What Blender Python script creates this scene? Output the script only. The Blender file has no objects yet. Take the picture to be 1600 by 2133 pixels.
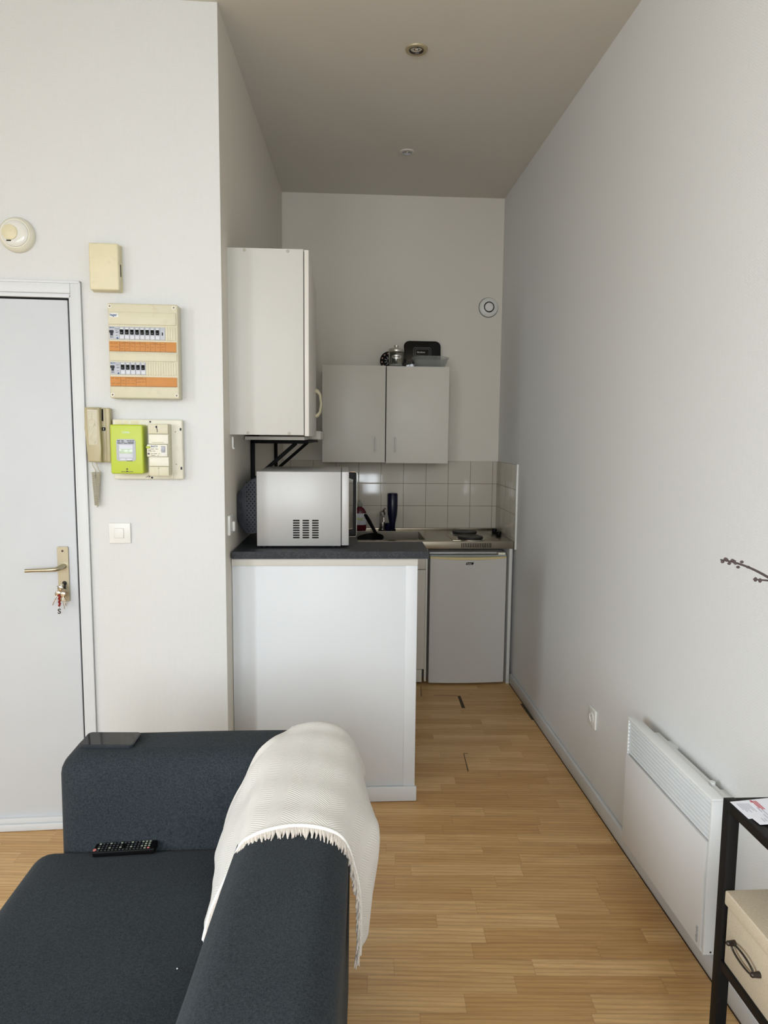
import bpy, bmesh, math, random
from mathutils import Matrix, Vector
R = math.radians
rnd = random.Random(7)
scn = bpy.context.scene
COL = scn.collection

# ------------------------------------------------------------------ camera
pit, yaw, rol = R(6.115), R(3.530), R(0.523)
cp, sp, cy, sy = math.cos(pit), math.sin(pit), math.cos(yaw), math.sin(yaw)
fw = Vector((sy*cp, cy*cp, -sp)); r0 = Vector((cy, -sy, 0)); u0 = r0.cross(fw)
rv = r0*math.cos(rol) + u0*math.sin(rol); uv = -r0*math.sin(rol) + u0*math.cos(rol)
cam = bpy.data.objects.new('camera', bpy.data.cameras.new('camera')); COL.objects.link(cam)
cam.data.sensor_fit = 'HORIZONTAL'; cam.data.sensor_width = 36; cam.data.lens = 36*1464/1600
cam.data.clip_start = 0.02
m = Matrix((rv, uv, -fw)).transposed().to_4x4(); m.translation = (0, 0, 1.55)
cam.matrix_world = m
scn.camera = cam

# ------------------------------------------------------------------ world, lights, exposure
world = bpy.data.worlds.new('world'); scn.world = world; world.use_nodes = True
bg = world.node_tree.nodes['Background']; bg.inputs[0].default_value = (0.80, 0.90, 1.0, 1); bg.inputs[1].default_value = 1.0
WIN = [(-2.35, -1.25), (-0.75, 0.35)]      # the two tall windows in the wall behind the camera
WZ0, WZ1 = 0.75, 2.65
NEAR = -2.0
WIN_POWER = [92, 122]
for i, (a, b) in enumerate(WIN):
    l = bpy.data.lights.new('daylight', 'AREA'); l.shape = 'RECTANGLE'; l.size = b-a+.3; l.size_y = WZ1-WZ0+.2; l.spread = R(150)
    l.energy = WIN_POWER[i]; l.color = (0.885, 0.945, 1.0)
    o = bpy.data.objects.new('daylight', l); COL.objects.link(o)
    o.location = ((a+b)/2, NEAR-.62, (WZ0+WZ1)/2+.28); o.rotation_euler = (R(90-26), 0, 0)
WY = (-1.45, -.15)                          # the window in the left side wall
l = bpy.data.lights.new('daylight', 'AREA'); l.shape = 'RECTANGLE'; l.size = WY[1]-WY[0]+.3; l.size_y = WZ1-WZ0+.2; l.spread = R(150)
l.energy = 330; l.color = (0.885, 0.945, 1.0)
o = bpy.data.objects.new('daylight', l); COL.objects.link(o)
o.location = (-3.52, sum(WY)/2, (WZ0+WZ1)/2+.28); o.rotation_euler = (R(90-26), 0, R(-90))
vs = scn.view_settings
scn.display_settings.display_device = 'sRGB'
vs.view_transform = 'Standard'; vs.look = 'None'; vs.gamma = 1.0; vs.use_curve_mapping = False
vs.exposure = -0.30

# ------------------------------------------------------------------ materials
def lin(c):
    return tuple((x/255/12.92 if x/255 <= 0.04045 else ((x/255+0.055)/1.055)**2.4) for x in c) + (1,)
class NT:
    def __init__(s, name):
        s.m = bpy.data.materials.new(name); s.m.use_nodes = True; s.t = s.m.node_tree
        s.b = s.t.nodes['Principled BSDF']
    def n(s, typ, **kw):
        nd = s.t.nodes.new(typ)
        for k, v in kw.items(): setattr(nd, k, v)
        return nd
    def l(s, a, b): s.t.links.new(a, b)
    def put(s, sock, v):
        if hasattr(v, 'is_output') or hasattr(v, 'links'): s.l(v, sock)
        else: sock.default_value = v
    def math(s, op, a, b=None, c=None, clamp=False):
        nd = s.n('ShaderNodeMath', operation=op); nd.use_clamp = clamp
        s.put(nd.inputs[0], a)
        if b is not None: s.put(nd.inputs[1], b)
        if c is not None: s.put(nd.inputs[2], c)
        return nd.outputs[0]
    def mix(s, f, a, b, blend='MIX'):
        nd = s.n('ShaderNodeMix', data_type='RGBA', blend_type=blend)
        s.put(nd.inputs[0], f); s.put(nd.inputs[6], a); s.put(nd.inputs[7], b)
        return nd.outputs[2]
    def coords(s, kind='Object'):
        return s.n('ShaderNodeTexCoord').outputs[kind]
    def sep(s, v):
        nd = s.n('ShaderNodeSeparateXYZ'); s.l(v, nd.inputs[0]); return nd.outputs
    def noise(s, vec, scale=5, detail=3, rough=.5, mapscale=None):
        if mapscale:
            mp = s.n('ShaderNodeMapping'); s.l(vec, mp.inputs[0]); mp.inputs['Scale'].default_value = mapscale; vec = mp.outputs[0]
        nd = s.n('ShaderNodeTexNoise'); s.l(vec, nd.inputs['Vector'])
        nd.inputs['Scale'].default_value = scale; nd.inputs['Detail'].default_value = detail; nd.inputs['Roughness'].default_value = rough
        return nd.outputs['Fac']
    def bump(s, h, strength=.2, dist=.001):
        nd = s.n('ShaderNodeBump'); nd.inputs['Strength'].default_value = strength; nd.inputs['Distance'].default_value = dist
        s.l(h, nd.inputs['Height']); s.l(nd.outputs[0], s.b.inputs['Normal'])

def mat(name, rgb, rough=.5, metal=0, var=.04, nscale=12, spec=.5, trans=0, alpha=1, coat=0, ior=1.45, mapscale=None, bump=0, bdist=.0005, dirt=None):
    k = NT(name); b = k.b
    co = k.coords()
    nz = k.noise(co, nscale, 4, .55, mapscale)
    c = lin(rgb); lo = tuple(x*(1-var*2) for x in c[:3])+(1,); hi = tuple(min(1, x*(1+var)) for x in c[:3])+(1,)
    col = k.mix(nz, lo, hi)
    if dirt:
        n2 = k.noise(co, dirt[1], 5, .6)
        f = k.math('MULTIPLY_ADD', n2, 4.0, -2.3, clamp=True)
        col = k.mix(f, col, lin(dirt[0]))
    k.l(col, b.inputs['Base Color'])
    b.inputs['Roughness'].default_value = rough; b.inputs['Metallic'].default_value = metal
    b.inputs['Specular IOR Level'].default_value = spec
    b.inputs['Transmission Weight'].default_value = trans; b.inputs['Alpha'].default_value = alpha
    b.inputs['Coat Weight'].default_value = coat; b.inputs['IOR'].default_value = ior
    if bump: k.bump(nz, bump, bdist)
    return k.m

def herring(k, a, z, period, lam):
    # zigzag ridges: sin(2pi (z + tri(a)) / lam)
    t = k.math('PINGPONG', k.math('ADD', a, 10.0), period/2)
    s_ = k.math('MULTIPLY', k.math('ADD', t, z), 2*math.pi/lam)
    return k.math('SINE', s_)
def wallpaper(name, axis, rgb=(220, 221, 219), strength=.2, period=.022, lam=.0085, shade=.035):
    k = NT(name); co = k.coords(); x, y, z = k.sep(co)
    h = herring(k, {'x': x, 'y': y}[axis], z, period, lam)
    nz = k.noise(co, 1.3, 4, .6); n2 = k.noise(co, 300, 2, .5)
    c = lin(rgb)
    col = k.mix(nz, tuple(v*.955 for v in c[:3])+(1,), c)
    hh = k.math('MULTIPLY_ADD', h, .5, .5)
    col = k.mix(k.math('MULTIPLY', k.math('SUBTRACT', 1.0, hh), shade*2), col, (.25, .25, .24, 1))
    k.l(col, k.b.inputs['Base Color']); k.b.inputs['Roughness'].default_value = .62
    k.bump(k.math('ADD', h, k.math('MULTIPLY', n2, .5)), strength, .0006)
    return k.m
M = {}
M['wp_x'] = wallpaper('wallpaper across', 'x')
M['wp_y'] = wallpaper('wallpaper along', 'y', (223, 223, 221))
M['plain'] = mat('painted wall', (221, 216, 205), .7, var=.02, nscale=2, bump=.05)
M['ceil'] = mat('ceiling paint', (212, 208, 199), .85, var=.015, nscale=1.5)
M['white_paint'] = mat('white gloss paint', (216, 219, 221), .42, var=.02, nscale=3)
M['door'] = mat('door paint', (208, 212, 216), .55, var=.03, nscale=3.5, bump=.05)
M['lam'] = mat('white melamine', (202, 201, 195), .5, var=.015, nscale=9, bump=.03)
M['lam_old'] = mat('aged melamine', (212, 208, 198), .42, var=.02, nscale=7)
M['edge'] = mat('melamine edge', (206, 200, 188), .5, var=.02)
M['cream'] = mat('cream plastic', (222, 214, 180), .42, var=.04, nscale=14, dirt=((196, 187, 152), 22))
M['cream_b'] = mat('fuse board plastic', (212, 206, 180), .42, var=.04, nscale=14, dirt=((196, 189, 160), 22))
M['cream_d'] = mat('aged cream plastic', (212, 203, 168), .45, var=.05, nscale=10)
M['tan'] = mat('tan plastic', (186, 176, 142), .38, var=.04, nscale=16)
M['scr'] = mat('scratched sticker', (224, 216, 190), .3, var=.08, nscale=60)
M['offw'] = mat('off white plastic', (228, 225, 208), .4, var=.03, nscale=10, dirt=((205, 198, 172), 16))
M['switch'] = mat('switch plastic', (228, 228, 223), .3, var=.01)
M['cord'] = mat('cord plastic', (192, 186, 166), .4, var=.03)
M['green'] = mat('lime plastic', (184, 200, 62), .36, var=.03, nscale=10)
M['greend'] = mat('dark lime', (120, 140, 40), .5, var=.03)
M['grey_pl'] = mat('grey plastic', (172, 175, 182), .35, var=.03)
M['brk'] = mat('breaker grey', (186, 190, 198), .4, var=.03, nscale=40)
M['brk_l'] = mat('breaker label', (212, 214, 222), .4, var=.03)
M['lcd'] = mat('display', (196, 214, 190), .15, var=.12, nscale=40)
M['orange'] = mat('orange label', (203, 138, 70), .55, var=.07, nscale=30)
M['ink'] = mat('ink', (86, 52, 30), .6, var=.1)
M['inkblue'] = mat('blue ink', (38, 74, 130), .5, var=.05)
M['inkdark'] = mat('dark print', (52, 52, 56), .6, var=.05)
M['red_ink'] = mat('red print', (200, 96, 104), .6, var=.05)
M['black'] = mat('black plastic', (10, 10, 11), .5, var=.15, nscale=20, spec=.15)
M['blackm'] = mat('black powder coat', (20, 18, 17), .55, var=.12, nscale=60, bump=.1, spec=.25)
M['brktm'] = mat('black bracket', (8, 8, 9), .6, var=.1, spec=.15)
M['dgrey'] = mat('dark grey plastic', (50, 53, 59), .5, var=.08, nscale=25, spec=.3)
M['hole'] = mat('dark opening', (8, 8, 8), .8, var=.1)
M['nickel'] = mat('satin nickel', (186, 178, 154), .32, metal=1, var=.05, nscale=25, mapscale=(1, 1, 6))
M['nickel_b'] = mat('brushed nickel face', (172, 165, 143), .4, metal=.85, var=.05, nscale=40, mapscale=(6, 6, 1))
M['chrome'] = mat('chrome', (215, 214, 210), .12, metal=1, var=.03)
M['key'] = mat('key steel', (196, 190, 176), .25, metal=1, var=.1, nscale=90)
M['red_bead'] = mat('red glass', (140, 28, 18), .2, var=.2, nscale=120)
M['silver'] = mat('silver microwave paint', (176, 175, 173), .42, metal=.25, var=.015, nscale=6)
M['steel'] = mat('stainless steel', (176, 168, 152), .27, metal=1, var=.10, nscale=5, mapscale=(.5, 3, 3), bump=.05)
M['steel_in'] = mat('stainless inside', (150, 142, 128), .32, metal=1, var=.1, nscale=6)
M['iron'] = mat('cast iron', (44, 40, 37), .5, var=.12, nscale=30, metal=.2)
M['fridge'] = mat('fridge enamel', (196, 193, 188), .36, var=.02, nscale=2.5)
M['fridge_in'] = mat('fridge seal', (150, 156, 150), .5, var=.05)
M['fcream'] = mat('fridge trim', (206, 190, 140), .4, var=.04)
M['glass'] = mat('clear glass', (240, 244, 240), .05, trans=1, ior=1.45, var=.01)
M['plasticc'] = mat('translucent plastic', (205, 208, 205), .25, trans=.55, ior=1.2, var=.03, alpha=.38)
M['alu'] = mat('aluminium', (208, 206, 198), .35, metal=.9, var=.05)
M['pewter'] = mat('plate', (70, 68, 66), .4, var=.5, nscale=55)
M['peach'] = mat('peach print', (196, 150, 132), .5, var=.1)
M['navy'] = mat('navy plastic', (8, 12, 44), .3, var=.1)
M['soap'] = mat('red soap', (88, 14, 30), .25, var=.1)
M['soapc'] = mat('clear bottle', (190, 192, 180), .2, var=.05, trans=.4)
M['phone'] = mat('phone body', (38, 44, 50), .35, var=.05)
M['screen'] = mat('phone glass', (10, 10, 10), .05, var=.05)
M['btn'] = mat('remote button', (52, 54, 56), .5, var=.05)
M['btn_r'] = mat('remote red button', (206, 120, 112), .5, var=.05)
M['btn_w'] = mat('remote pale button', (140, 148, 132), .5, var=.05)
M['mark'] = mat('pale print', (190, 190, 185), .5, var=.03)
M['heater'] = mat('heater enamel', (228, 230, 229), .36, var=.012, nscale=4)
M['heater_p'] = mat('heater panel', (224, 224, 223), .42, var=.012, nscale=4)
M['paper'] = mat('paper', (232, 233, 240), .7, var=.02, nscale=30)
M['paperline'] = mat('printed line', (168, 168, 180), .7, var=.02)
M['bronze'] = mat('dark bronze', (66, 60, 56), .35, metal=.7, var=.15, nscale=50)
M['twig'] = mat('twig bark', (74, 62, 58), .7, var=.2, nscale=90)
M['slat'] = mat('heater slat', (222, 225, 225), .4, var=.01)
M['gap'] = mat('gap filler', (44, 34, 26), .8, var=.3, nscale=160)
M['gap2'] = mat('grey filler', (76, 66, 48), .8, var=.25, nscale=120)

def m_floor():
    k = NT('laminate floor'); co = k.coords()
    mp = k.n('ShaderNodeMapping'); k.l(co, mp.inputs[0]); mp.inputs['Rotation'].default_value = (0, 0, R(3.0)); v = mp.outputs[0]
    x, y, z = k.sep(v)
    W = .0665
    ry = k.math('DIVIDE', k.math('ADD', y, 20.0), W); row = k.math('FLOOR', ry); fy = k.math('FRACT', ry)
    wn = k.n('ShaderNodeTexWhiteNoise', noise_dimensions='1D'); k.l(row, wn.inputs['W'])
    off = wn.outputs['Value']
    ln = k.math('MULTIPLY_ADD', wn.outputs['Value'], .16, .34)
    rx = k.math('ADD', k.math('DIVIDE', k.math('ADD', x, 20.0), ln), k.math('MULTIPLY', off, 7.3)); cell = k.math('FLOOR', rx); fx = k.math('FRACT', rx)
    cv = k.n('ShaderNodeCombineXYZ'); k.l(cell, cv.inputs[0]); k.l(row, cv.inputs[1])
    w2 = k.n('ShaderNodeTexWhiteNoise', noise_dimensions='2D'); k.l(cv.outputs[0], w2.inputs['Vector'])
    cr = w2.outputs['Value']
    # grain: stretched noise shifted per strip
    sh = k.n('ShaderNodeCombineXYZ'); k.l(k.math('MULTIPLY_ADD', cr, 37.0, x), sh.inputs[0]); k.l(k.math('MULTIPLY_ADD', cr, 11.0, y), sh.inputs[1])
    g1 = k.noise(sh.outputs[0], 1.0, 7, .62, (2.6, 34, 1))
    g2 = k.noise(sh.outputs[0], 1.0, 4, .7, (11, 330, 1))
    wav = k.n('ShaderNodeTexWave', wave_type='RINGS', rings_direction='Z'); 
    mp2 = k.n('ShaderNodeMapping'); k.l(sh.outputs[0], mp2.inputs[0]); mp2.inputs['Scale'].default_value = (1.5, 17, 1); k.l(mp2.outputs[0], wav.inputs[0])
    wav.inputs['Scale'].default_value = 1.1; wav.inputs['Distortion'].default_value = 5; wav.inputs['Detail'].default_value = 2
    ramp = k.n('ShaderNodeValToRGB'); k.l(cr, ramp.inputs[0])
    e = ramp.color_ramp.elements; e[0].position = 0; e[0].color = lin((206, 163, 106)); e[1].position = 1; e[1].color = lin((230, 192, 136))
    mid = ramp.color_ramp.elements.new(.55); mid.color = lin((218, 177, 120))
    dark = lin((140, 94, 50))
    f = k.math('MULTIPLY_ADD', g1, 2.2, -.85, clamp=True)
    col = k.mix(k.math('MULTIPLY', f, .5), ramp.outputs[0], dark)
    f2 = k.math('MULTIPLY_ADD', g2, 3.0, -1.35, clamp=True)
    col = k.mix(k.math('MULTIPLY', f2, .42), col, dark)
    f3 = k.math('MULTIPLY_ADD', wav.outputs['Fac'], 1.6, -.8, clamp=True)
    col = k.mix(k.math('MULTIPLY', f3, .34), col, dark)
    # seams
    ey = k.math('MINIMUM', fy, k.math('SUBTRACT', 1.0, fy)); ex = k.math('MINIMUM', fx, k.math('SUBTRACT', 1.0, fx))
    sy_ = k.math('LESS_THAN', ey, .012); sx_ = k.math('LESS_THAN', ex, .0028)
    seam = k.math('MAXIMUM', k.math('MULTIPLY', sy_, .3), k.math('MULTIPLY', sx_, .22))
    # every third row is a real board joint
    r3 = k.math('MODULO', row, 3.0); board = k.math('MULTIPLY', k.math('LESS_THAN', r3, .5), k.math('LESS_THAN', fy, .016))
    col = k.mix(k.math('MAXIMUM', seam, k.math('MULTIPLY', board, .42)), col, lin((92, 62, 36)))
    k.l(col, k.b.inputs['Base Color']); k.b.inputs['Roughness'].default_value = .38; k.b.inputs['Specular IOR Level'].default_value = .4
    k.bump(k.math('SUBTRACT', k.math('MULTIPLY', g2, .25), seam), .12, .0006)
    return k.m
M['floor'] = m_floor()

def m_tiles(name, axis, a0, z0, pitch):
    k = NT(name); co = k.coords(); x, y, z = k.sep(co); a = {'x': x, 'y': y}[axis]
    fa = k.math('FRACT', k.math('ADD', k.math('DIVIDE', k.math('SUBTRACT', a, a0), pitch), 20.0))
    fz = k.math('FRACT', k.math('ADD', k.math('DIVIDE', k.math('SUBTRACT', z, z0), pitch), 20.0))
    ea = k.math('MINIMUM', fa, k.math('SUBTRACT', 1.0, fa)); ez = k.math('MINIMUM', fz, k.math('SUBTRACT', 1.0, fz))
    e = k.math('MINIMUM', ea, ez)
    g = k.math('LESS_THAN', e, .0095)
    nz = k.noise(co, 8, 4, .6)
    c = k.mix(nz, lin((196, 190, 176)), lin((206, 200, 187)))
    c = k.mix(g, c, lin((128, 116, 96)))
    k.l(c, k.b.inputs['Base Color'])
    k.l(k.math('MULTIPLY_ADD', g, .6, .10), k.b.inputs['Roughness'])
    h = k.math('MULTIPLY', k.math('MINIMUM', e, .03), 30.0)
    k.bump(k.math('ADD', h, k.math('MULTIPLY', k.noise(co, 9, 2, .5), .35)), .25, .0015)
    return k.m
M['tile_b'] = m_tiles('back tiles', 'x', .121, 1.077, .1545)
M['tile_s'] = m_tiles('side tiles', 'y', 4.709, 1.077, .1545)

def m_worktop():
    k = NT('slate laminate'); co = k.coords()
    n1 = k.noise(co, 90, 6, .7); n2 = k.noise(co, 14, 8, .75)
    c = k.mix(n1, lin((28, 30, 33)), lin((56, 59, 64)))
    vein = k.math('LESS_THAN', k.math('ABSOLUTE', k.math('SUBTRACT', n2, .5)), .006)
    c = k.mix(k.math('MULTIPLY', vein, .3), c, lin((120, 122, 126)))
    k.l(c, k.b.inputs['Base Color']); k.b.inputs['Roughness'].default_value = .5; k.b.inputs['Specular IOR Level'].default_value = .25
    k.bump(n1, .1, .0005)
    return k.m
M['worktop'] = m_worktop()
def m_fabric(name, dark, light, scale=1.0, rough=.95, sheen=.3, thread=(900, 330), wave=.12):
    k = NT(name); co = k.coords(); x, y, z = k.sep(co)
    n1 = k.noise(co, 1.0, 3, .7, (320*scale, 110*scale, 320*scale)); n2 = k.noise(co, 1.0, 3, .7, (110*scale, 320*scale, 110*scale))
    n = k.math('MULTIPLY', k.math('ADD', n1, n2), .5)
    big = k.noise(co, 5, 3, .5)
    f = k.math('ADD', k.math('MULTIPLY_ADD', n, 3.2, -1.1), k.math('MULTIPLY_ADD', big, .3, -.15), clamp=True)
    c = k.mix(f, lin(dark), lin(light))
    k.l(c, k.b.inputs['Base Color']); k.b.inputs['Roughness'].default_value = rough
    k.b.inputs['Sheen Weight'].default_value = sheen; k.b.inputs['Sheen Roughness'].default_value = .5
    k.b.inputs['Specular IOR Level'].default_value = .2
    k.bump(n, .35, .001)
    return k.m
M['sofa'] = m_fabric('sofa fabric', (20, 24, 28), (56, 63, 68), 1.7, sheen=.04)
def m_boxfab():
    k = NT('box linen'); co = k.coords(); x, y, z = k.sep(co)
    s1 = k.math('SINE', k.math('MULTIPLY', k.math('ADD', y, k.math('MULTIPLY', z, .6)), 2*math.pi/.0036))
    s2 = k.math('SINE', k.math('MULTIPLY', k.math('SUBTRACT', z, k.math('MULTIPLY', x, .9)), 2*math.pi/.0042))
    n = k.noise(co, 250, 3, .6)
    f = k.math('ADD', k.math('MULTIPLY', k.math('ADD', s1, s2), .14), n, clamp=True)
    k.l(k.mix(f, lin((176, 160, 134)), lin((208, 194, 170))), k.b.inputs['Base Color'])
    k.b.inputs['Roughness'].default_value = .9; k.bump(f, .4, .0006)
    return k.m
M['linen'] = m_boxfab()
def m_blanket():
    k = NT('herringbone blanket'); uvn = k.coords('UV'); u, v, _ = k.sep(uvn)
    t = k.math('PINGPONG', u, .034)
    h = k.math('SINE', k.math('MULTIPLY', k.math('ADD', k.math('MULTIPLY', t, .9), v), 2*math.pi/.0078))
    n = k.noise(uvn, 700, 3, .6); n2 = k.noise(uvn, 7, 3, .5)
    f = k.math('ADD', k.math('MULTIPLY_ADD', h, .34, .5), k.math('MULTIPLY_ADD', n, .5, -.25), clamp=True)
    c = k.mix(f, lin((198, 193, 184)), lin((229, 227, 222)))
    c = k.mix(k.math('MULTIPLY', n2, .15), c, lin((196, 190, 181)))
    k.l(c, k.b.inputs['Base Color']); k.b.inputs['Roughness'].default_value = .95; k.b.inputs['Sheen Weight'].default_value = .3
    k.bump(h, .28, .001)
    return k.m
M['blanket'] = m_blanket()
M['fringe'] = mat('fringe yarn', (214, 206, 196), .95, var=.1, nscale=200)

# ------------------------------------------------------------------ mesh helpers
I4 = Matrix.Identity(4)
CUR = I4
def B(): return bmesh.new()
def _tf(verts, Mx):
    for v in verts: v.co = Mx @ v.co
def box(bm, x0, x1, y0, y1, z0, z1, bev=0, seg=2, Mx=None):
    vs_ = bmesh.ops.create_cube(bm, size=1)['verts']
    for v in vs_: v.co = Vector(((x0+x1)/2+v.co.x*(x1-x0), (y0+y1)/2+v.co.y*(y1-y0), (z0+z1)/2+v.co.z*(z1-z0)))
    if bev > 0:
        es = list({e for v in vs_ for e in v.link_edges})
        r = bmesh.ops.bevel(bm, geom=es, offset=min(bev, abs(x1-x0)*.49, abs(y1-y0)*.49, abs(z1-z0)*.49), segments=seg, profile=.5, affect='EDGES')
        vs_ = list({v for f in r['faces'] for v in f.verts})
    if Mx is not None: _tf(vs_, Mx)
    return bm
def lathe(bm, prof, c=(0, 0, 0), axis=(0, 0, 1), seg=32, Mx=None, sx=1, sy=1):
    q = Vector((0, 0, 1)).rotation_difference(Vector(axis).normalized()); c = Vector(c)
    rings = []
    for r, z in prof:
        if r <= 1e-6: rings.append([bm.verts.new(c + q @ Vector((0, 0, z)))])
        else: rings.append([bm.verts.new(c + q @ Vector((sx*r*math.cos(2*math.pi*i/seg), sy*r*math.sin(2*math.pi*i/seg), z))) for i in range(seg)])
    for a, b in zip(rings, rings[1:]):
        for i in range(seg):
            j = (i+1) % seg
            fs = [a[i] if len(a) > 1 else a[0], a[j] if len(a) > 1 else None, b[j] if len(b) > 1 else b[0], b[i] if len(b) > 1 else None]
            fs = [v for v in fs if v is not None]
            if len(set(fs)) > 2:
                try: bm.faces.new(fs)
                except ValueError: pass
    return bm
def cyl(bm, p0, p1, r, r1=None, seg=20):
    p0, p1 = Vector(p0), Vector(p1); h = (p1-p0).length; r1 = r if r1 is None else r1
    return lathe(bm, [(0, 0), (r, 0), (r1, h), (0, h)], p0, p1-p0, seg)
def ball(bm, c, r, seg=12, s=(1, 1, 1)):
    ret = bmesh.ops.create_uvsphere(bm, u_segments=seg, v_segments=max(6, seg//2), radius=r)['verts']
    for v in ret: v.co = Vector((c[0]+v.co.x*s[0], c[1]+v.co.y*s[1], c[2]+v.co.z*s[2]))
def tube(bm, pts, r, seg=8, closed=False, flat=None):
    pts = [Vector(p) for p in pts]; n = len(pts); rs = r if isinstance(r, (list, tuple)) else [r]*n
    rings = []; up = None
    for i, p in enumerate(pts):
        a = pts[(i-1) % n] if (i > 0 or closed) else p; b = pts[(i+1) % n] if (i < n-1 or closed) else p
        t = (b-a).normalized()
        if up is None:
            up = t.orthogonal().normalized()
        else:
            up = (up - t*up.dot(t))
            up = up.normalized() if up.length > 1e-6 else t.orthogonal().normalized()
        s_ = t.cross(up)
        rings.append([bm.verts.new(p + (up*math.cos(2*math.pi*j/seg) + s_*math.sin(2*math.pi*j/seg)*(flat or 1))*rs[i]) for j in range(seg)])
    pairs = list(zip(rings, rings[1:])) + ([(rings[-1], rings[0])] if closed else [])
    for a, b in pairs:
        for j in range(seg):
            k = (j+1) % seg; bm.faces.new((a[j], a[k], b[k], b[j]))
    if not closed:
        bm.faces.new(rings[0][::-1]); bm.faces.new(rings[-1])
    return bm
def bar(bm, p0, p1, w, h, bev=.0015):
    p0, p1 = Vector(p0), Vector(p1); d = p1-p0; L = d.length; t = d.normalized()
    side = t.cross(Vector((0, 0, 1)))
    side = side.normalized() if side.length > 1e-4 else Vector((1, 0, 0))
    up = side.cross(t).normalized()
    Mx = Matrix((side, t, up)).transposed().to_4x4(); Mx.translation = (p0+p1)/2
    box(bm, -w/2, w/2, -L/2, L/2, -h/2, h/2, bev, 2, Mx)
def prism(bm, pts, d, Mx=None, bev=0, seg=2):
    """2-D outline in x,z extruded from y=0 to y=d"""
    a = [bm.verts.new((p[0], 0, p[1])) for p in pts]; b = [bm.verts.new((p[0], d, p[1])) for p in pts]
    n = len(pts); fs = [bm.faces.new(a), bm.faces.new(b[::-1])]
    for i in range(n): bm.faces.new((a[i], b[i], b[(i+1) % n], a[(i+1) % n]))
    vs_ = a+b
    if bev:
        es = [e for e in fs[0].edges]
        r = bmesh.ops.bevel(bm, geom=es, offset=bev, segments=seg, profile=.5, affect='EDGES')
        vs_ = list({v for f in r['faces'] for v in f.verts} | {v for v in vs_ if v.is_valid})
    if Mx is not None: _tf(vs_, Mx)
    return bm
def rrect(x0, x1, z0, z1, r, n=6):
    out = []
    for cx, cz, a0 in ((x1-r, z1-r, 0), (x0+r, z1-r, 90), (x0+r, z0+r, 180), (x1-r, z0+r, 270)):
        for i in range(n+1):
            a = R(a0+90*i/n); out.append((cx+r*math.cos(a), cz+r*math.sin(a)))
    return out
def ticks(h, r, n):
    e = [h-r+r*math.sin(math.pi/2*i/5) for i in range(6)]
    inner = [-(h-r)+2*(h-r)*i/n for i in range(n+1)]
    return [-v for v in e[::-1]][:-1] + inner + e[1:]
def softbox(bm, x0, x1, y0, y1, z0, z1, r=.05, n=8, bulge=.0, wob=0):
    c = Vector(((x0+x1)/2, (y0+y1)/2, (z0+z1)/2)); h = [(x1-x0)/2, (y1-y0)/2, (z1-z0)/2]
    T = [ticks(h[i], r, n) for i in range(3)]
    cache = {}
    def V(p):
        key = tuple(round(v, 6) for v in p)
        if key in cache: return cache[key]
        inner = [max(-(h[i]-r), min(h[i]-r, p[i])) for i in range(3)]
        d = Vector([p[i]-inner[i] for i in range(3)])
        nd = d.normalized() if d.length > 1e-9 else d
        w = [1-(p[i]/h[i])**2 for i in range(3)]
        amp = bulge*(w[0]*w[1]+w[1]*w[2]+w[0]*w[2])
        q = Vector(inner)+nd*(r+amp)
        if wob:
            q += nd*wob*(math.sin(q.x*9+q.y*6)+math.sin(q.y*13-q.z*8+1))*.5
        v = bm.verts.new(c+q); cache[key] = v
        return v
    for ax in range(3):
        a, b = (ax+1) % 3, (ax+2) % 3
        for s in (-1, 1):
            for i in range(len(T[a])-1):
                for j in range(len(T[b])-1):
                    q = []
                    for (ii, jj) in ((i, j), (i+1, j), (i+1, j+1), (i, j+1)):
                        p = [0, 0, 0]; p[ax] = s*h[ax]; p[a] = T[a][ii]; p[b] = T[b][jj]; q.append(V(p))
                    if s < 0: q = q[::-1]
                    if len(set(q)) == 4: bm.faces.new(q)
    return bm

def obj(name, bm, m_, parent=None, kind=None, label=None, smooth=40, mw=None):
    """author in the CUR frame (world by default); linked as ONE mesh object"""
    mw = CUR if mw is None else mw
    bmesh.ops.recalc_face_normals(bm, faces=bm.faces[:])
    me = bpy.data.meshes.new(name)
    pw = parent_world(parent) if parent else Matrix.Translation(mw.translation) if False else I4
    T = pw.inverted() @ mw
    bm.transform(T); bm.to_mesh(me); bm.free()
    me.materials.append(M[m_] if isinstance(m_, str) else m_)
    me.polygons.foreach_set('use_smooth', [True]*len(me.polygons))
    me.set_sharp_from_angle(angle=R(smooth))
    o = bpy.data.objects.new(name, me); COL.objects.link(o)
    if parent: o.parent = parent
    if kind: o['kind'] = kind
    if label: o['label'] = label
    return o
def parent_world(p):
    mw = p.matrix_basis.copy()
    while p.parent: p = p.parent; mw = p.matrix_basis @ mw
    return mw
def tag(o, label, cat, group=None):
    o['label'] = label; o['category'] = cat
    if group: o['group'] = group
    return o
def thing(name, label, cat, loc, rotz=0, group=None):
    o = bpy.data.objects.new(name, None); COL.objects.link(o); o.empty_display_size = .05
    base = CUR @ Matrix.Translation(loc) @ Matrix.Rotation(rotz, 4, 'Z')
    o.location = base.translation; o.rotation_euler = base.to_euler()
    return tag(o, label, cat, group)
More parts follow.
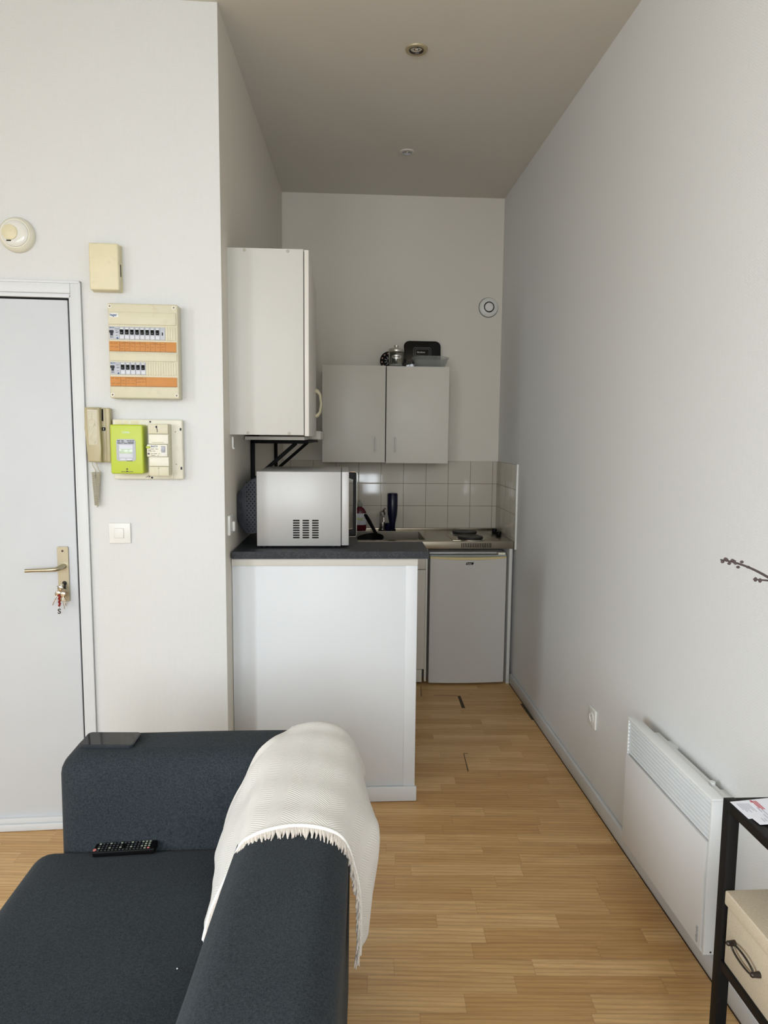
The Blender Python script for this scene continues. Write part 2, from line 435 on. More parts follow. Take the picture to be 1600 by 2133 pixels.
def text(s, size, org, right, up, m_, parent, name='lettering', depth=.0004, mw=None, label=None, sx=1.0, bold=.022):
    mw = CUR if mw is None else mw
    cu = bpy.data.curves.new(name, 'FONT'); cu.body = s; cu.size = size; cu.extrude = depth; cu.offset = size*bold; cu.resolution_u = 3
    t = bpy.data.objects.new('tmp', cu); COL.objects.link(t)
    bpy.context.view_layer.update()
    dg = bpy.context.evaluated_depsgraph_get()
    me = bpy.data.meshes.new_from_object(t.evaluated_get(dg)); bpy.data.objects.remove(t); bpy.data.curves.remove(cu)
    r_, u_ = Vector(right).normalized(), Vector(up).normalized()
    Mx = Matrix((r_*sx, u_, r_.cross(u_))).transposed().to_4x4(); Mx.translation = Vector(org)
    me.transform(parent_world(parent).inverted() @ mw @ Mx)
    me.materials.clear(); me.materials.append(M[m_])
    o = bpy.data.objects.new(name, me); COL.objects.link(o); o.parent = parent
    if label: o['label'] = label
    return o
def struct(name, bm, m_, parent=None, **kw):
    o = obj(name, bm, m_, parent, **kw)
    if parent is None: o['kind'] = 'structure'
    return o

# ------------------------------------------------------------------ structure
XR = 1.085; YB = 4.82; H = 3.13
FWM = Matrix.Translation((-.448, 2.734, 0)) @ Matrix.Rotation(R(2.3), 4, 'Z')   # frame of the entrance wall: x along wall, -y into the room
XL = -2.9
b = B(); box(b, XL-.1, XR+.1, NEAR-.1, YB+.1, -.06, 0); floor = struct('floor', b, 'floor')
def zceil(x, y): return 3.134-.0261*(XR-max(x, -.5))*min(1, max(0, (YB-y)/2.1))
b = B(); gx = [XL-.1]+[-.5+i*(XR+.6)/16 for i in range(17)]; gy = [NEAR-.1]+[2.0+i*2.95/20 for i in range(21)]
G = [[b.verts.new((x, y, zceil(x, y))) for x in gx] for y in gy]
for j in range(len(gy)-1):
    for i in range(len(gx)-1): b.faces.new((G[j][i], G[j+1][i], G[j+1][i+1], G[j][i+1]))
ext = bmesh.ops.extrude_face_region(b, geom=b.faces[:])
for v in ext['geom']:
    if isinstance(v, bmesh.types.BMVert): v.co.z = 3.27
struct('ceiling', b, 'ceil', smooth=30)
b = B(); box(b, XR, XR+.1, NEAR-.1, YB+.1, 0, 3.2); struct('wall_right', b, 'wp_y')
b = B(); box(b, -.6, XR, YB, YB+.1, 0, 3.2); struct('wall_back', b, 'plain')
b = B()   # kitchen left wall, slightly out of square
prism(b, [(0, 0), (0, 3.2), (-.1, 3.2), (-.1, 0)], 2.1, Matrix.Translation((-.448, 2.734, 0)) @ Matrix.Rotation(-math.atan2(.057, 2.086), 4, 'Z'))
struct('wall_left', b, 'plain')
CUR = FWM
b = B()
box(b, -.505, 0, 0, .1, 0, 3.2); box(b, -1.44, -.505, 0, .1, 2.10, 3.2); box(b, -2.55, -1.44, 0, .1, 0, 3.2)
struct('wall_entrance', b, 'wp_x')
CUR = I4
b = B(); box(b, XL-.1, XL, NEAR-.1, WY[0], 0, 3.15); box(b, XL-.1, XL, WY[1], 2.7, 0, 3.15); box(b, XL-.1, XL, WY[0], WY[1], 0, WZ0); box(b, XL-.1, XL, WY[0], WY[1], WZ1, 3.15); struct('wall_far_left', b, 'plain')
b = B()
for y0, y1 in ((WY[0], WY[0]+.05), (WY[1]-.05, WY[1]), (sum(WY)/2-.035, sum(WY)/2+.035)): box(b, XL-.07, XL-.02, y0, y1, WZ0, WZ1, .004)
for z0, z1 in ((WZ0, WZ0+.06), (WZ1-.05, WZ1)): box(b, XL-.07, XL-.02, WY[0], WY[1], z0, z1, .004)
struct('window_3', b, 'white_paint')
b = B()
xs = [XL, WIN[0][0], WIN[0][1], WIN[1][0], WIN[1][1], XR]
box(b, XL, WIN[0][0], NEAR-.12, NEAR, 0, 3.15); box(b, WIN[0][1], WIN[1][0], NEAR-.12, NEAR, 0, 3.15); box(b, WIN[1][1], XR, NEAR-.12, NEAR, 0, 3.15)
for a_, c_ in WIN: box(b, a_, c_, NEAR-.12, NEAR, 0, WZ0); box(b, a_, c_, NEAR-.12, NEAR, WZ1, 3.15)
struct('wall_near', b, 'plain')
for i, (a_, c_) in enumerate(WIN):
    b = B()
    for x0, x1 in ((a_, a_+.05), (c_-.05, c_), ((a_+c_)/2-.035, (a_+c_)/2+.035)): box(b, x0, x1, NEAR-.07, NEAR-.02, WZ0, WZ1, .004)
    for z0, z1 in ((WZ0, WZ0+.06), (WZ1-.05, WZ1)): box(b, a_, c_, NEAR-.07, NEAR-.02, z0, z1, .004)
    struct('window_%d' % (i+1), b, 'white_paint')
# baseboards
b = B(); box(b, 1.068, XR, NEAR, 4.262, .002, .066, .004); struct('baseboard_right', b, 'white_paint')
b = B(); box(b, 1.0665, 1.0682, NEAR, 4.262, 0, .003); obj('shadow_joint', b, 'gap', floor)
# floor damage
def pl(bm, pts, z=.0006, th=.0003):
    a = [bm.verts.new((p[0], p[1], z)) for p in pts]; c = [bm.verts.new((p[0], p[1], z-th)) for p in pts]
    bm.faces.new(a); n = len(pts)
    for i in range(n): bm.faces.new((a[i], a[(i+1) % n], c[(i+1) % n], c[i]))
b = B(); pl(b, [(.705, 4.06), (.722, 4.06), (.7195, 3.95), (.718, 3.868), (.698, 3.870), (.701, 3.95)]); obj('floor_gap', b, 'gap2', floor)
b = B(); pl(b, [(.5, 4.228), (.503, 4.228), (.487, 4.062), (.483, 4.062)]); pl(b, [(.56, 4.072), (.705, 4.062), (.705, 4.067), (.56, 4.075)]); obj('floor_gap', b, 'gap', floor)
b = B(); pl(b, [(.606, 3.287), (.609, 3.287), (.5975, 3.10), (.5935, 3.10)]); pl(b, [(.606, 3.286), (.63, 3.285), (.63, 3.289), (.606, 3.29)]); obj('floor_gap', b, 'gap', floor)
b = B(); pl(b, [(1.052, 3.92), (1.0665, 3.92), (1.0665, 3.68), (1.056, 3.69)]); obj('floor_gap', b, 'gap2', floor)
# low partition under the worktop
b = B()
box(b, -.443, .318, 2.872, 2.99, 0, 1.045)
box(b, .268, .318, 2.856, 2.874, 0, 1.045, .001)
box(b, -.443, .268, 2.8585, 2.874, 0, 1.022, .001)
struct('wall_partition', b, 'white_paint')
b = B(); box(b, -.443, .325, 2.842, 2.857, .002, .066, .004); struct('baseboard_partition', b, 'white_paint')
b = B(); box(b, -.443, .318, 2.848, 2.860, 1.022, 1.054, .002); struct('trim_1', b, 'lam_old')
# tiles
b = B(); box(b, -.392, XR-.001, YB-.008, YB+.001, .86, 1.3855, .001); struct('trim_2', b, 'tile_b')
b = B(); box(b, XR-.008, XR+.001, 4.256, YB-.008, .86, 1.3855, .001); o = struct('trim_3', b, 'tile_s')
b = B(); box(b, XR-.011, XR, 4.246, 4.256, .86, 1.388, .001); obj('edge_strip', b, 'switch', o)

# ---- door in the entrance wall
CUR = FWM
door = bpy.data.objects.new('door_1', None); COL.objects.link(door); door['kind'] = 'structure'
door.matrix_basis = FWM @ Matrix.Translation((-.98, 0, 0))
b = B(); box(b, -1.40, -.5575, .002, .042, .05, 2.0375, .0015); obj('door_leaf', b, 'door', door)
b = B(); box(b, -1.41, -.5415, .012, .06, .045, 2.062); obj('rebate', b, 'hole', door)
b = B()
for x0, x1 in ((-.5505, -.5415), (-1.42, -1.405)): box(b, x0, x1, -.002, .05, 0, 2.062, .001)
box(b, -1.42, -.5415, -.002, .05, 2.046, 2.062, .001)
box(b, -.5425, -.5045, -.012, .05, 0, 2.100, .003); box(b, -1.458, -1.42, -.012, .05, 0, 2.100, .003); box(b, -1.42, -.5425, -.012, .05, 2.060, 2.100, .003)
box(b, -.512, -.5045, -.016, .05, 0, 2.104, .002); box(b, -1.458, -.5045, -.016, .05, 2.095, 2.104, .002)
obj('door_frame', b, 'white_paint', door)
b = B(); box(b, -1.42, -.5045, -.012, .05, .0295, .0505, .002); box(b, -1.42, -.5045, -.02, .05, .001, .029, .004); obj('threshold', b, 'white_paint', door)
b = B(); prism(b, rrect(-.6265, -.5865, .913, 1.1245, .005), -.009, bev=0, Mx=Matrix.Translation((0, .0025, 0))); hp = obj('handle_plate', b, 'nickel_b', door)
b = B(); cyl(b, (-.6065, -.004, 1.108), (-.6065, -.008, 1.108), .004); obj('screw', b, 'bronze', hp)
b = B(); tube(b, [(-.6045, -.004, 1.050), (-.6055, -.03, 1.050), (-.609, -.042, 1.048), (-.62, -.05, 1.045), (-.65, -.053, 1.044), (-.69, -.053, 1.043), (-.728, -.05, 1.041)], [.0105, .010, .009, .008, .007, .0065, .007], 14); obj('lever_handle', b, 'nickel', door)
b = B(); cyl(b, (-.6035, -.0055, .984), (-.6035, -.0085, .984), .0085); box(b, -.6075, -.5995, -.0085, -.0055, .962, .984); obj('keyhole', b, 'iron', hp)

# ---- keys hanging from the lock
kr = thing('key_ring', 'bunch of keys with red beads and a letter S charm hanging in the door lock', 'keys', (-.604, -.02, .95))
def key(pts_top, pts_tip, nm='key'):
    b = B(); p, q = Vector(pts_top), Vector(pts_tip); d = (q-p)
    ball(b, p+d*.18, .0105, 14, (1, .18, 1)); bar(b, p+d*.3, q, .0055, .0022, .0004)
    for t in (.62, .74, .86): bar(b, p+d*t, p+d*t+Vector((.005, 0, -.001)), .003, .002, .0003)
    return obj(nm, b, 'key', kr)
b = B(); box(b, -.606, -.601, -.045, -.009, .974, .986, .001); ball(b, (-.607, -.045, .972), .010, 14, (1, .3, 1.2)); obj('key', b, 'key', kr)
b = B(); tube(b, [(-.606+.012*math.cos(2*math.pi*i/20), -.047, .957+.012*math.sin(2*math.pi*i/20)) for i in range(20)], .0012, 6, True)
tube(b, [(-.618, -.045, .982), (-.610, -.047, .975), (-.600, -.047, .972), (-.592, -.046, .968), (-.590, -.045, .955)], .0016, 6); obj('ring', b, 'key', kr)
key((-.6115, -.047, .962), (-.6365, -.045, .908)); key((-.600, -.047, .958), (-.588, -.046, .906)); key((-.602, -.046, .955), (-.5945, -.044, .893))
for i in range(7):
    b = B(); ball(b, (-.6115+.0022*(i % 2), -.048, .947-i*.0066), .0047, 10); obj('bead', b, 'red_bead', kr)
b = B(); tube(b, [(-.611, -.048, .905), (-.610, -.048, .895)], .0008, 6); obj('link', b, 'key', kr)
text('S', .027, (-.6185, -.048, .876), (1, 0, 0), (0, 0, 1), 'bronze', kr, 'letter_charm', .001)

# ---- smoke detector
t = thing('smoke_detector', 'round white smoke detector on the wall above the door', 'smoke detector', (-.7185, 0, 2.2595))
b = B(); lathe(b, [(0, 0), (.061, 0), (.0615, .012), (.058, .022), (.050, .030), (.0465, .030)], (-.7185, 0, 2.2595), (0, -1, 0), 48); obj('base', b, 'offw', t)
b = B(); lathe(b, [(.0465, .024), (.046, .032), (.040, .037), (.026, .038), (0, .038)], (-.7185, 0, 2.2595), (0, -1, 0), 48); obj('cover', b, mat('glossy detector cover', (224, 224, 216), .15, var=.01), t)
b = B(); lathe(b, [(.027, .0375), (.0265, .041), (.024, .0425), (0, .0425)], (-.7325, 0, 2.2615), (0, -1, 0), 40); obj('button', b, 'cream', t)
b = B(); box(b, -.745, -.729, -.0385, -.0365, 2.2305, 2.2345); obj('vent_slot', b, 'hole', t)

# ---- junction box
t = thing('junction_box', 'plain cream plastic box on the wall above the fuse board', 'junction box', (-.41, 0, 2.15))
b = B(); box(b, -.4625, -.3585, -.045, -.002, 2.069, 2.2345, .006, 3); obj('cover', b, 'cream', t)
b = B(); box(b, -.462, -.3565, -.006, 0, 2.068, 2.2355, .002); obj('base', b, 'cream_d', t)
b = B(); box(b, -.3595, -.3578, -.024, -.015, 2.122, 2.165); obj('slot', b, 'hole', t)

# ---- distribution board
t = thing('fuse_board', 'cream fuse board with two rows of switches and orange label strips', 'fuse board', (-.275, 0, 1.68))
b = B(); box(b, -.3985, -.1505, -.062, 0, 1.681, 2.0215, .006, 3); obj('housing', b, 'cream_b', t)
b = B(); box(b, -.3965, -.1575, -.066, -.06, 1.9455, 1.9905, .002); obj('cover_flap', b, 'cream_b', t)
b = B(); box(b, -.3955, -.1565, -.0655, -.06, 1.8155, 1.8455, .002); obj('cover_flap', b, 'cream_b', t)
for z0, z1 in ((1.9905, 1.992), (1.888, 1.8905), (1.719, 1.7205), (1.6895, 1.6905)):
    pass
for u_, z_ in ((-.3895, 2.0095), (-.164, 2.0095), (-.3885, 1.6935), (-.1605, 1.6935)):
    b = B(); lathe(b, [(.0075, -.0005), (.0075, .0012), (.0062, .0018), (0, .0016)], (u_, -.062, z_), (0, -1, 0), 24); s_ = obj('screw', b, 'offw', t)
    b = B(); box(b, u_-.0035, u_+.0035, -.0645, -.0635, z_-.0009, z_+.0009); box(b, u_-.0009, u_+.0009, -.0645, -.0635, z_-.0035, z_+.0035); obj('cross_slot', b, 'ink', s_)
b = B(); box(b, -.3905, -.3595, -.0672, -.0655, 1.9705, 1.985, .0003); st = obj('sticker', b, 'switch', t)
text('hager', .0125, (-.3893, -.0674, 1.9745), (1, 0, 0), (0, 0, 1), 'inkblue', st, sx=.92)
def rcbo(x0, z0, z1):
    b = B(); box(b, x0, x0+.036, -.0655, -.06, z0, z1, .001); o = obj('differential_switch', b, 'brk', t)
    b = B(); box(b, x0+.001, x0+.016, -.069, -.065, z0+.022, z0+.032, .002); box(b, x0+.005, x0+.013, -.070, -.065, z0+.013, z0+.026, .001); obj('lever', b, 'dgrey', o)
    text('BACO', .0060, (x0+.002, -.0657, z1-.0062), (1, 0, 0), (0, 0, 1), 'inkblue', o)
    text('40 A', .0055, (x0+.004, -.0657, z0+.006), (1, 0, 0), (0, 0, 1), 'inkdark', o)
    b = B(); cyl(b, (x0+.029, -.0655, z0+.004), (x0+.029, -.067, z0+.004), .003, seg=14); obj('test_button', b, 'inkblue', o)
    b = B()
    for dx, dz, w in ((.020, -.009, .014), (.022, -.014, .008), (.023, -.020, .010), (.023, -.022, .008), (.024, -.032, .006)): box(b, x0+dx, x0+dx+w, -.0659, -.0654, z1+dz, z1+dz+.0012)
    obj('print', b, 'inkdark', o)
def breaker(x0, z0, z1):
    b = B(); box(b, x0+.0003, x0+.0177, -.0655, -.06, z0, z1, .0008); o = obj('circuit_breaker', b, 'brk', t)
    b = B(); box(b, x0+.0030, x0+.0145, -.0705, -.065, z0+.0175, z0+.035, .0012); obj('toggle', b, 'black', o)
    b = B(); box(b, x0+.002, x0+.0160, -.0665, -.065, z0+.002, z0+.0155, .0006); obj('label_window', b, 'brk_l', o)
    b = B(); box(b, x0+.0045, x0+.013, -.0668, -.065, z0+.035, z0+.040, .0005); obj('indicator', b, 'switch', o)
    b = B(); box(b, x0+.003, x0+.015, -.0658, -.0653, z1-.003, z1-.0018); box(b, x0+.0055, x0+.0118, -.0708, -.0704, z0+.0225, z0+.0232); obj('print', b, 'mark', o)
rcbo(-.394, 1.8925, 1.938)
for i in range(8): breaker(-.358+.018*i, 1.8925, 1.938)
b = B(); box(b, -.214, -.1965, -.0655, -.06, 1.8925, 1.938, .0008); o = obj('time_relay', b, 'brk', t)
b = B(); box(b, -.2078, -.2038, -.0665, -.065, 1.909, 1.920, .0004); obj('toggle', b, 'black', o)
for i in range(4):
    b = B(); box(b, -.196+.009*i, -.1873+.009*i, -.0645, -.06, 1.892, 1.939, .0005); obj('blanking_strip', b, 'cream_b', t)
rcbo(-.394, 1.767, 1.8115)
for i in range(5): breaker(-.358+.018*i, 1.767, 1.8115)
for i in range(12):
    b = B(); box(b, -.268+.009*i, -.2593+.009*i, -.0645, -.06, 1.766, 1.8125, .0005); obj('blanking_strip', b, 'cream_b', t)
def scrib(b, x, z, w, amp=.0016):
    n = max(4, int(w/.0016)); tube(b, [(x+w*i/n, -.0662, z+amp*rnd.uniform(-1, 1)) for i in range(n+1)], .00035, 4)
for z0, z1, cells, row in ((1.850, 1.8855, (-.358, -.34, -.322, -.304, -.286, -.268, -.25, -.232, -.214, -.196), 0), (1.7245, 1.7585, (-.358, -.34, -.304, -.268), 1)):
    b = B(); box(b, -.3945, -.1580, -.0655, -.06, z0, z1, .0006); ls = obj('label_strip', b, 'orange', t)
    b = B()
    for c_ in cells: box(b, c_-.0002, c_+.0003, -.0659, -.065, z0, z1)
    box(b, -.3945, -.158, -.0662, -.065, z0-.0003, z0+.0006)
    if row == 0:
        box(b, -.358, -.268, -.0659, -.065, z1-.0085, z1-.008); box(b, -.25, -.196, -.0659, -.065, z1-.0085, z1-.008); box(b, -.322, -.268, -.0659, -.065, z1-.0175, z1-.017) if False else None
        for x, w, dz in ((-.391, .008, .006), (-.379, .013, .006), (-.391, .010, .020), (-.377, .014, .020), (-.352, .026, .004), (-.316, .012, .004), (-.297, .024, .004), (-.244, .02, .004),
                         (-.356, .013, .0265), (-.337, .010, .0265), (-.356, .013, .017), (-.337, .012, .017), (-.319, .010, .017), (-.301, .012, .017), (-.283, .012, .017), (-.265, .009, .012), (-.265, .010, .019), (-.247, .009, .019), (-.228, .009, .019), (-.212, .014, .018), (-.209, .008, .027)):
            scrib(b, x, z1-dz, w)
    else:
        box(b, -.34, -.268, -.0659, -.065, z1-.007, z1-.0065)
        for x, w, dz in ((-.391, .008, .006), (-.378, .012, .006), (-.391, .012, .024), (-.376, .015, .024), (-.356, .012, .014), (-.356, .012, .023), (-.337, .026, .003), (-.300, .022, .003), (-.338, .012, .014), (-.320, .014, .014), (-.338, .014, .023), (-.321, .012, .023), (-.301, .014, .018), (-.283, .012, .018)):
            scrib(b, x, z1-dz, w)
    obj('handwriting', b, 'ink', ls)

# ---- intercom handset
t = thing('intercom_handset', 'beige door intercom handset with a coiled cord on the wall beside the door', 'intercom', (-.455, 0, 1.445))
b = B(); box(b, -.466, -.4075, -.034, 0, 1.4455, 1.647, .008, 4); box(b, -.425, -.4075, -.040, -.02, 1.4455, 1.647, .006, 4); obj('base', b, 'tan', t)
b = B(); box(b, -.4375, -.4265, -.0385, -.030, 1.563, 1.575, .0006); obj('hook_switch', b, 'black', t)
b = B(); box(b, -.4335, -.4295, -.0415, -.036, 1.566, 1.572, .0006); obj('hook_pin', b, 'grey_pl', t)
b = B(); box(b, -.4378, -.4325, -.0365, -.033, 1.598, 1.642, .001); obj('recess', b, 'hole', t)
b = B()
out = [(-.494, 1.646), (-.4935, 1.57), (-.487, 1.4475), (-.4385, 1.446), (-.4375, 1.50), (-.4395, 1.6455), (-.442, 1.648), (-.490, 1.648)]
prism(b, out, .05, Matrix.Translation((0, -.060, 0)), bev=.008, seg=4); hs = obj('handset', b, 'tan', t)
b = B(); prism(b, [(-.482, 1.640), (-.4795, 1.51), (-.4475, 1.51), (-.4475, 1.640)], .001, Matrix.Translation((0, -.0605, 0))); stk = obj('sticker', b, mat('glossy film', (180, 170, 137), .2, var=.03), hs)
b = B()
def scr(pts): tube(b, [(p[0], -.0611, p[1]) for p in pts], [.0003]+[.0009]*(len(pts)-2)+[.0003], 5)
scr([(-.4795, 1.631), (-.472, 1.632), (-.463, 1.6315)]); scr([(-.480, 1.623), (-.468, 1.6225), (-.460, 1.621)]); scr([(-.4655, 1.628), (-.4660, 1.61), (-.466, 1.602)])
scr([(-.480, 1.585), (-.479, 1.596), (-.472, 1.603), (-.464, 1.6045), (-.457, 1.598), (-.454, 1.592)]); scr([(-.480, 1.585), (-.4775, 1.574), (-.4775, 1.566)])
scr([(-.454, 1.578), (-.457, 1.590), (-.462, 1.573)]); scr([(-.4635, 1.556), (-.470, 1.546), (-.475, 1.535), (-.478, 1.528)]); scr([(-.475, 1.541), (-.470, 1.530), (-.466, 1.522)])
scr([(-.452, 1.560), (-.4515, 1.54), (-.453, 1.52)]); scr([(-.462, 1.530), (-.457, 1.522), (-.460, 1.514)]); scr([(-.475, 1.525), (-.476, 1.513), (-.468, 1.511), (-.455, 1.512)])
obj('scratches', b, 'scr', stk)
b = B()
def coil(p0, p1, r0_, r1_, turns):
    p0, p1 = Vector(p0), Vector(p1); n = turns*12; pts = []
    for i in range(n+1):
        f = i/n; a = 2*math.pi*turns*f; r_ = r0_+(r1_-r0_)*f; c_ = p0.lerp(p1, f); pts.append(c_+Vector((r_*math.cos(a), r_*math.sin(a), 0)))
    return pts
pa = coil((-.4790, -.018, 1.408), (-.4715, -.022, 1.283), .0068, .0058, 26); pb_ = coil((-.4600, -.020, 1.408), (-.4685, -.026, 1.283), .0072, .0058, 27)
tube(b, [(-.481, -.03, 1.448), (-.479, -.028, 1.435), (-.470, -.022, 1.414)]+pa, .00165, 6)
tube(b, [(-.466, -.03, 1.448), (-.464, -.028, 1.435), (-.457, -.022, 1.414)]+pb_, .00165, 6)
tube(b, [pa[-1], (-.470, -.020, 1.277), pb_[-1]], .00165, 6)
obj('coiled_cord', b, 'cord', t)

# ---- meter panel
t = thing('meter_panel', 'white meter panel carrying a lime green electricity meter and main switch', 'electricity meter', (-.275, 0, 1.385))
b = B(); box(b, -.4025, -.1485, -.030, 0, 1.3825, 1.606, .005, 3); bp_ = obj('back_plate', b, 'offw', t)
b = B()
for x, z, w, h in ((-.158, 1.5705, .006, .010), (-.158, 1.4245, .006, .010)): box(b, x, x+w, -.0306, -.029, z-h/2, z+h/2)
for x, z, r_ in ((-.265, 1.5975, .0035), (-.1735, 1.561, .0017), (-.1735, 1.4395, .0017), (-.2635, 1.389, .004)): cyl(b, (x, -.029, z), (x, -.0307, z), r_, seg=14)
obj('fixing_hole', b, 'dgrey', bp_)
b = B()
for x, w in ((-.393, .026), (-.361, .018), (-.336, .030)): box(b, x, x+w, -.0303, -.029, 1.588, 1.600)
obj('embossed_panel', b, 'cream', bp_)
b = B(); box(b, -.257, -.184, -.034, -.028, 1.386, 1.409, .001); obj('terminal_cover', b, 'offw', bp_)
b = B(); tube(b, [(-.286, -.031, 1.390), (-.280, -.032, 1.392), (-.275, -.032, 1.397), (-.270, -.032, 1.392), (-.276, -.032, 1.390), (-.264, -.032, 1.400)], .0008, 5); obj('seal_wire', b, 'dgrey', bp_)
b = B(); box(b, -.392, -.2765, -.104, -.028, 1.4065, 1.5855, .006, 4); em = obj('electricity_meter', b, 'green', t)
b = B(); prism(b, rrect(-.3705, -.3025, 1.4535, 1.533, .009), -.002, Matrix.Translation((0, -.1035, 0))); wd = obj('display_surround', b, 'grey_pl', em)
b = B(); box(b, -.3605, -.312, -.1065, -.104, 1.465, 1.513, .001); obj('window_panel', b, 'brk_l', em)
b = B(); box(b, -.3595, -.3135, -.1072, -.106, 1.480, 1.4975, .0004); obj('display', b, 'lcd', em)
for x in (-.3575, -.3355):
    b = B(); box(b, x, x+.0205, -.1075, -.1045, 1.4555, 1.4625, .0008); obj('button', b, 'brk_l', em)
b = B(); box(b, -.335, -.3145, -.1064, -.105, 1.4532, 1.4548)
for x, z, w in ((-.3665, 1.5265, .010), (-.3665, 1.521, .009), (-.3665, 1.5165, .013), (-.352, 1.521, .010), (-.352, 1.5165, .004), (-.344, 1.5165, .012), (-.330, 1.521, .022), (-.330, 1.5165, .022), (-.332, 1.5265, .006), (-.324, 1.5265, .008), (-.314, 1.5265, .007), (-.352, 1.5265, .008)):
    box(b, x, x+w, -.1063, -.105, z, z+.0022)
cyl(b, (-.335, -.1035, 1.424), (-.335, -.1048, 1.424), .0028, seg=14); box(b, -.357, -.314, -.1046, -.1035, 1.4135, 1.4152); cyl(b, (-.335, -.1035, 1.416), (-.335, -.1048, 1.416), .0024, seg=12)
obj('print', b, 'inkdark', em)
text('Linky', .0100, (-.3495, -.1042, 1.5545), (1, 0, 0), (0, 0, 1), 'lcd', em, sx=1.3)
# main switch
b = B(); box(b, -.2605, -.1885, -.082, -.028, 1.3985, 1.589, .003); ms = obj('main_switch', b, 'cream_b', t)
for z0, z1, y_ in ((1.5525, 1.589, -.092), (1.5155, 1.5515, -.090), (1.4345, 1.469, -.090), (1.3985, 1.4335, -.092)):
    b = B(); box(b, -.2600, -.1890, y_, -.08, z0, z1, .0025); obj('module_cover', b, 'cream_b' if y_ == -.092 else 'offw', ms)
b = B(); box(b, -.2640, -.1915, -.100, -.08, 1.4695, 1.514, .002); mf = obj('module_front', b, 'offw', ms)
text('BACO', .0085, (-.249, -.1003, 1.5045), (1, 0, 0), (0, 0, 1), 'inkblue', mf)
b = B(); box(b, -.2140, -.1960, -.1004, -.099, 1.4725, 1.510, .002); obj('lever_recess', b, 'switch', mf)
b = B(); box(b, -.2130, -.1985, -.104, -.099, 1.485, 1.509, .004); box(b, -.2130, -.1985, -.108, -.102, 1.492, 1.4955, .001); obj('lever', b, 'grey_pl', mf)
b = B(); cyl(b, (-.258, -.099, 1.4805), (-.258, -.102, 1.4805), .0034, seg=16); obj('test_button', b, 'navy', mf)
b = B(); box(b, -.266, -.252, -.106, -.100, 1.500, 1.508, .002); obj('seal', b, 'green', mf)
b = B()
for x, z, w in ((-.250, 1.4965, .012), (-.234, 1.4965, .010), (-.260, 1.4935, .010), (-.260, 1.489, .014), (-.244, 1.489, .010), (-.249, 1.480, .006), (-.240, 1.480, .012), (-.249, 1.474, .014), (-.226, 1.4735, .004), (-.222, 1.480, .003)): box(b, x, x+w, -.1004, -.0995, z, z+.0016)
obj('print', b, 'inkdark', mf)
b = B(); box(b, -.2475, -.206, -.0904, -.0895, 1.5205, 1.5225); obj('print', b, 'tan', ms)
b = B(); tube(b, [(-.231, -.093, 1.581), (-.229, -.0935, 1.575)], .0028, 8); tube(b, [(-.229, -.093, 1.575), (-.227, -.093, 1.566), (-.2275, -.093, 1.559)], .0012, 6); tube(b, [(-.2275, -.0925, 1.589), (-.2275, -.0925, 1.580)], .0004, 4); obj('seal_wire', b, 'navy', ms)
b = B(); tube(b, [(-.225, -.0925, 1.4305), (-.225, -.0925, 1.426)], .0009, 6); tube(b, [(-.225, -.0922, 1.426), (-.225, -.0922, 1.4)], .0003, 4); obj('seal_wire', b, 'dgrey', ms)

# ---- light switch
t = thing('light_switch', 'square white light switch on the wall beside the door handle', 'light switch', (-.394, 0, 1.175))
b = B(); box(b, -.4345, -.3535, -.0085, 0, 1.1355, 1.2145, .003, 3); obj('plate', b, 'switch', t)
b = B(); box(b, -.4135, -.3790, -.0115, -.008, 1.1565, 1.1935, .002, 3); obj('rocker', b, 'switch', t)
b = B(); box(b, -.4142, -.3780, -.0089, -.008, 1.1558, 1.1945, .001); obj('rocker_surround', b, 'edge', t)
CUR = I4

# ------------------------------------------------------------------ ceiling lights
def spot(x, y, z, r, ring, rim, lens, label):
    t = thing('ceiling_spotlight', label, 'ceiling light', (x, y, z), 0)
    b = B(); lathe(b, [(r*.60, .012), (r*.60, -.004), (r*.68, -.007), (r*.95, -.006), (r, 0), (r, .001)], (x, y, z), (0, 0, 1), 48); obj('ring', b, ring, t)
    b = B(); lathe(b, [(r*.62, -.0035), (r*.60, -.0075), (r*.54, -.0035), (r*.5, .010), (r*.5, .03)], (x, y, z), (0, 0, 1), 48); obj('clip_ring', b, rim, t)
    b = B(); lathe(b, [(0, -.001), (r*.3, .0), (r*.52, .006), (r*.52, .010), (0, .010)], (x, y, z), (0, 0, 1), 48); obj('lamp_glass', b, lens, t)
    b = B(); lathe(b, [(r*.20, -.0015), (r*.12, -.006), (0, -.007)], (x, y, z), (0, 0, 1), 20); obj('bulb', b, 'chrome', t)
    return t
spot(.3012, 3.026, zceil(.3, 3.026), .046, mat('antique brass', (176, 164, 132), .4, metal=.3, var=.08, nscale=60), 'bronze', 'chrome', 'brassy recessed ceiling spotlight nearer the room')
spot(.3619, 4.085, zceil(.36, 4.085), .042, 'ceil', 'grey_pl', mat('frosted lamp', (150, 156, 148), .35, var=.05), 'white recessed ceiling spotlight deeper in the kitchen')

